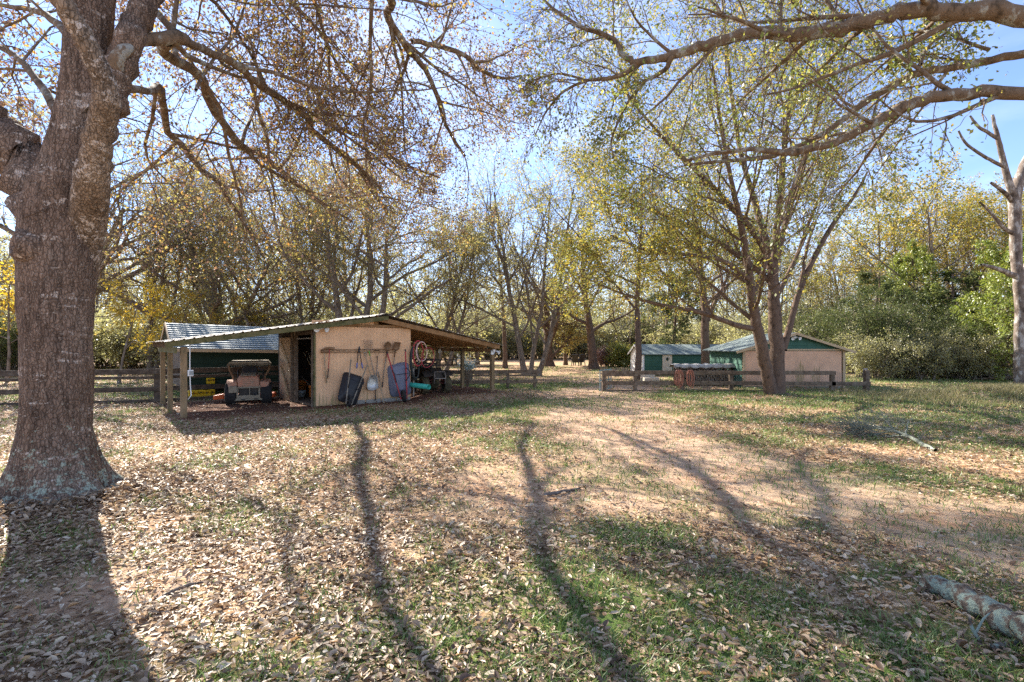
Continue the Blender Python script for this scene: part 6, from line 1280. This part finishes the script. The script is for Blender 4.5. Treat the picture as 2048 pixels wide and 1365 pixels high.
# ======================= the wood round the pasture: prototypes, then single trees
pro = [
 grown('wood_tree', 'tall thin forest tree with sparse yellow-green top, directly behind the sliding-door shed', 'tree', 51, [((0, 0, 0), (.02, 0, 1), 12.5, .15)], KT, 'bark', 'yellow', (.10, .18), .5, .2, loc=gb(1745, 36)),
 grown('wood_tree', 'tall forest tree with dense yellow-orange crown behind the right-hand thicket', 'tree', 52, [((0, 0, 0), (-.03, 0, 1), 11.5, .19)], dict(KR2, f0=[.35, .2, .1], leaf=11), 'bark', 'yellow', (.10, .18), .66, .2, loc=gb(1880, 33)),
 grown('wood_tree', 'rounded olive-leaved tree at the back of the pasture, left of the multi-stemmed tree', 'tree', 53, [((0, 0, 0), (.05, 0, 1), 10, .18)], dict(KR2, leaf=7), 'bark', 'brush', (.11, .19), .55, .2, loc=gb(955, 46)),
 grown('wood_tree', 'nearly bare grey tree with fine upright twigs deep in the left wood', 'tree', 54, [((0, 0, 0), (.0, 0, 1), 12.0, .18), ((.3, 0, 0), (.2, .1, 1), 10.5, .14)], dict(KV, leaf=7, leafy=.8), 'bark', 'olive', (.09, .15), .6, .2, loc=gb(300, 32)),
]
GL = 'trees of the wood on the left'; GM = 'trees of the wood beyond the pasture'; GR = 'trees of the wood on the right'
LAB = {(0, 'L'): 'tall thin tree in the wood behind the left fence and green shed', (1, 'L'): 'leafy yellowish tree in the wood behind the left fence and green shed', (2, 'L'): 'grey-olive rounded tree in the wood behind the left fence and green shed', (3, 'L'): 'nearly bare tree in the wood behind the left fence and green shed',
       (0, 'M'): 'tall thin tree at the far edge of the pasture', (1, 'M'): 'leafy yellowish tree at the far edge of the pasture', (2, 'M'): 'grey-olive rounded tree at the far edge of the pasture', (3, 'M'): 'nearly bare tree at the far edge of the pasture',
       (0, 'R'): 'tall thin tree in the wood behind the right-hand sheds and thicket', (1, 'R'): 'leafy yellow-orange tree in the wood behind the right-hand sheds and thicket', (2, 'R'): 'grey-olive rounded tree in the wood behind the right-hand sheds and thicket', (3, 'R'): 'nearly bare tree in the wood behind the right-hand sheds and thicket'}
spots = [('L', a, Y, k) for a, Y, k in ((-420, 38, 2), (-200, 44, 3), (-60, 50, 1), (30, 46, 2), (70, 44, 3), (130, 58, 1), (200, 50, 3), (290, 56, 2), (385, 58, 1), (440, 36, 3), (500, 40, 2), (540, 48, 1), (590, 38, 2), (620, 33, 3), (650, 46, 2), (700, 40, 1))]
spots += [('M', a, Y, k) for a, Y, k in ((745, 60, 2), (800, 54, 2), (850, 66, 1), (905, 70, 2), (975, 78, 1), (1055, 84, 2), (1120, 80, 1), (1165, 84, 2), (1225, 70, 2), (1260, 62, 1), (1310, 62, 2))]
spots += [('R', a, Y, k) for a, Y, k in ((1330, 50, 1), (1370, 56, 2), (1405, 48, 1), (1450, 54, 2), (1500, 46, 3), (1560, 52, 2), (1610, 46, 0), (1650, 54, 2), (1690, 46, 3), (1720, 56, 1), (1770, 44, 0), (1800, 40, 1), (1835, 48, 3), (1900, 38, 1), (1950, 42, 3), (1990, 36, 1), (2060, 34, 1), (2120, 38, 1), (2220, 32, 2), (2330, 27, 1))]
for i, (side, a, Y, k) in enumerate(spots):
    s_ = rnd.uniform(.8, 1.1) * (.85 if side == 'M' or 1560 < a < 1780 else 1.0); dup(pro[k], gb(a, Y), rnd.uniform(0, 6.3), (s_ * rnd.uniform(.95, 1.15), s_ * rnd.uniform(.95, 1.15), s_), LAB[(k, side)], {'L': GL, 'M': GM, 'R': GR}[side])
for i in range(56):
    a = -200 + (i * 37 % 2400) + rnd.uniform(-20, 20); Y = rnd.uniform(40, 66) if not 900 < a < 1330 else rnd.uniform(56, 76)
    if a > 1380: Y = rnd.uniform(34, 52)
    if a < 700: Y = rnd.uniform(30, 44)
    s_ = rnd.uniform(.8, 1.4) * (1.3 if Y > 56 else 1.0); dup(bs, gb(a, Y), rnd.uniform(0, 6.3), (s_ * 1.3, s_, s_), 'tangled grey-green brush at the edge of the pasture', 'brush along the far edge of the pasture')
for a, Y, s_, rz in ((1745, 25.4, .62, 0), (1795, 25.8, .5, 2), (1850, 25.2, .66, 4), (1905, 25.6, .55, 1), (1955, 25.0, .6, 3)):
    dup(bs, gb(a, Y), rz, s_, 'tangle of pale bare brush along the front of the right-hand thicket', 'pale brush in front of the thicket')
# far wood behind everything: reads as one mass
fw = bpy.data.objects.new('distant_wood', None); C.objects.link(fw); fw['kind'] = 'stuff'; tag(fw, 'distant mass of grey-green winter woodland closing the view', 'woodland')
g = np.random.default_rng(99); T = Tree(77); n = 420
ang = np.radians(np.linspace(-62, 62, n)); dist = g.uniform(74, 112, n)
for i in range(n):
    x_, y_ = math.sin(ang[i]) * dist[i] * 1.05, math.cos(ang[i]) * dist[i] * .9 + 4; h = g.uniform(8, 15); T.line([(x_, y_, -.1), (x_ + g.normal(0, .3), y_, h * .5), (x_ + g.normal(0, .7), y_, h)], [.16, .11, .03], 4)
    for q in range(7): zz_ = g.uniform(.25, .9) * h; dx, dy = g.normal(0, 1.6, 2); T.line([(x_, y_, zz_), (x_ + dx * .5, y_ + dy * .5, zz_ + .9), (x_ + dx, y_ + dy, zz_ + 2.2)], [.05, .035, .015], 3)
    k = 280; c = np.stack([g.normal(x_, 1.9, k), g.normal(y_, 1.6, k), np.clip(np.where(g.random(k) < .4, g.uniform(.2, 5, k), g.normal(h * .6, h * .26, k)), .2, h + 1.2)], 1); d = g.normal(0, 1, (k, 3)); d /= np.linalg.norm(d, axis=1, keepdims=True); tt = g.normal(0, .15)
    T.lp += [tuple(v) for v in c]; T.ld += [tuple(v) for v in d]; T.lt += [tt] * k
T.wood('trunks', M_['bark'], fw); T.crown('foliage', L_['brush'], fw, (.22, .42), .5, .22, .35)

# ---------------------------------------------------------------- things lying on the lawn
def fallen(name, label, cat, pts, rad, m_, twigs=None, sub=4, seed=1):
    b = Vector(pts[0]) * Vector((1, 1, 0)); t = thing(name, label, cat, b); T = Tree(seed); T.limb([Vector(p) - b for p in pts], rad, 0, Kset(n=[0, 0, 0]), 16, sub, kids=False)
    for q in (0, -1): p = Vector(T.pl[0][0][q]); dd = (p - Vector(T.pl[0][0][1 if q == 0 else -2])).normalized() * .004; T.line([tuple(p), tuple(p + dd)], [T.pl[0][1][q], .001], 16)
    for a, r_ in (twigs or []): T.line([tuple(Vector(p) - b) for p in a], r_, 6)
    T.wood('wood', M_[m_], t); return t
def gp(px_, py_, z=0.0): Y = (CAMZ - z) * FPX / (py_ - YH); q = P(px_, py_, Y); q.z = float(gz(q.x, q.y)) + z; return q
lg = [gp(1848, 1168, .06), gp(1890, 1178, .07), gp(1940, 1200, .08), gp(2000, 1235, .08), gp(2060, 1272, .08), gp(2140, 1330, .08)]
fallen('fallen_log', 'lichen-covered grey log lying at the lower right corner', 'log', lg, [.055, .062, .068, .075, .082, .085], 'log', [([gp(1960, 1285, .02), gp(1945, 1260, .10), gp(1938, 1238, .14)], [.011, .009, .006]), ([gp(1950, 1270, .06), gp(1966, 1240, .13), gp(1985, 1222, .17)], [.008, .006, .004])], seed=3)
fallen('fallen_stick', 'short grey lichen stick lying beside the big log', 'stick', [gp(1985, 1296, .02), gp(2020, 1288, .02), gp(2060, 1280, .03)], [.018, .016, .014], 'log', seed=4)
fallen('fallen_stick', 'short pale stick lying on bare soil in the middle of the lawn', 'stick', [gp(1088, 990, .02), gp(1108, 988, .025), gp(1130, 984, .02), gp(1160, 978, .015)], [.022, .021, .018, .012], 'barkpale', seed=5)
fallen('fallen_stick', 'curved grey stick lying among the leaves near the oak shadow', 'stick', [gp(325, 1194, .015), gp(350, 1182, .02), gp(378, 1171, .02), gp(410, 1164, .015)], [.012, .016, .015, .008], 'bark', seed=6)
fallen('fallen_stick', 'thin green-grey stick beside the oak root flare', 'stick', [gp(222, 1062, .01), gp(238, 1040, .02), gp(262, 1008, .02)], [.008, .009, .006], 'log', seed=7)
# fallen branch with a fan of lichened twigs
b = gp(1872, 902, .03); t = thing('fallen_branch', 'fallen branch with a tangle of pale green lichened twigs on the right lawn', 'branch', (b.x, b.y, 0)); T = Tree(64); b0 = Vector((b.x, b.y, 0))
KF = Kset(seg=[0, 7, 6, 4], n=[13, 9, 6], wig=[0, .12, .18, .2], up=[0, .0, -.01, -.02], rat=[.62, .55, .5], ang=[(15, 50), (20, 55), (25, 60)], f0=[.25, .1, .1], rr=[.5, .5, .6], tap=[.3, .3, .4, .5], sides=[8, 5, 3, 3], leaf=0, flat=(.35, .4, .5, 1))
T.limb([Vector(q) - b0 for q in (b, gp(1845, 888, .05), gp(1815, 872, .10), gp(1790, 864, .14), gp(1760, 858, .16), gp(1725, 856, .14))], [.036, .034, .030, .024, .017, .010], 0, KF, 10, 4, Lk=1.7)
for p_ in range(len(T.pl)):
    pt, r_, k = T.pl[p_]; T.pl[p_] = ([(a[0], a[1], max(a[2], .015)) for a in pt], r_, k)
T.wood('wood', M_['lichentwig'], t)
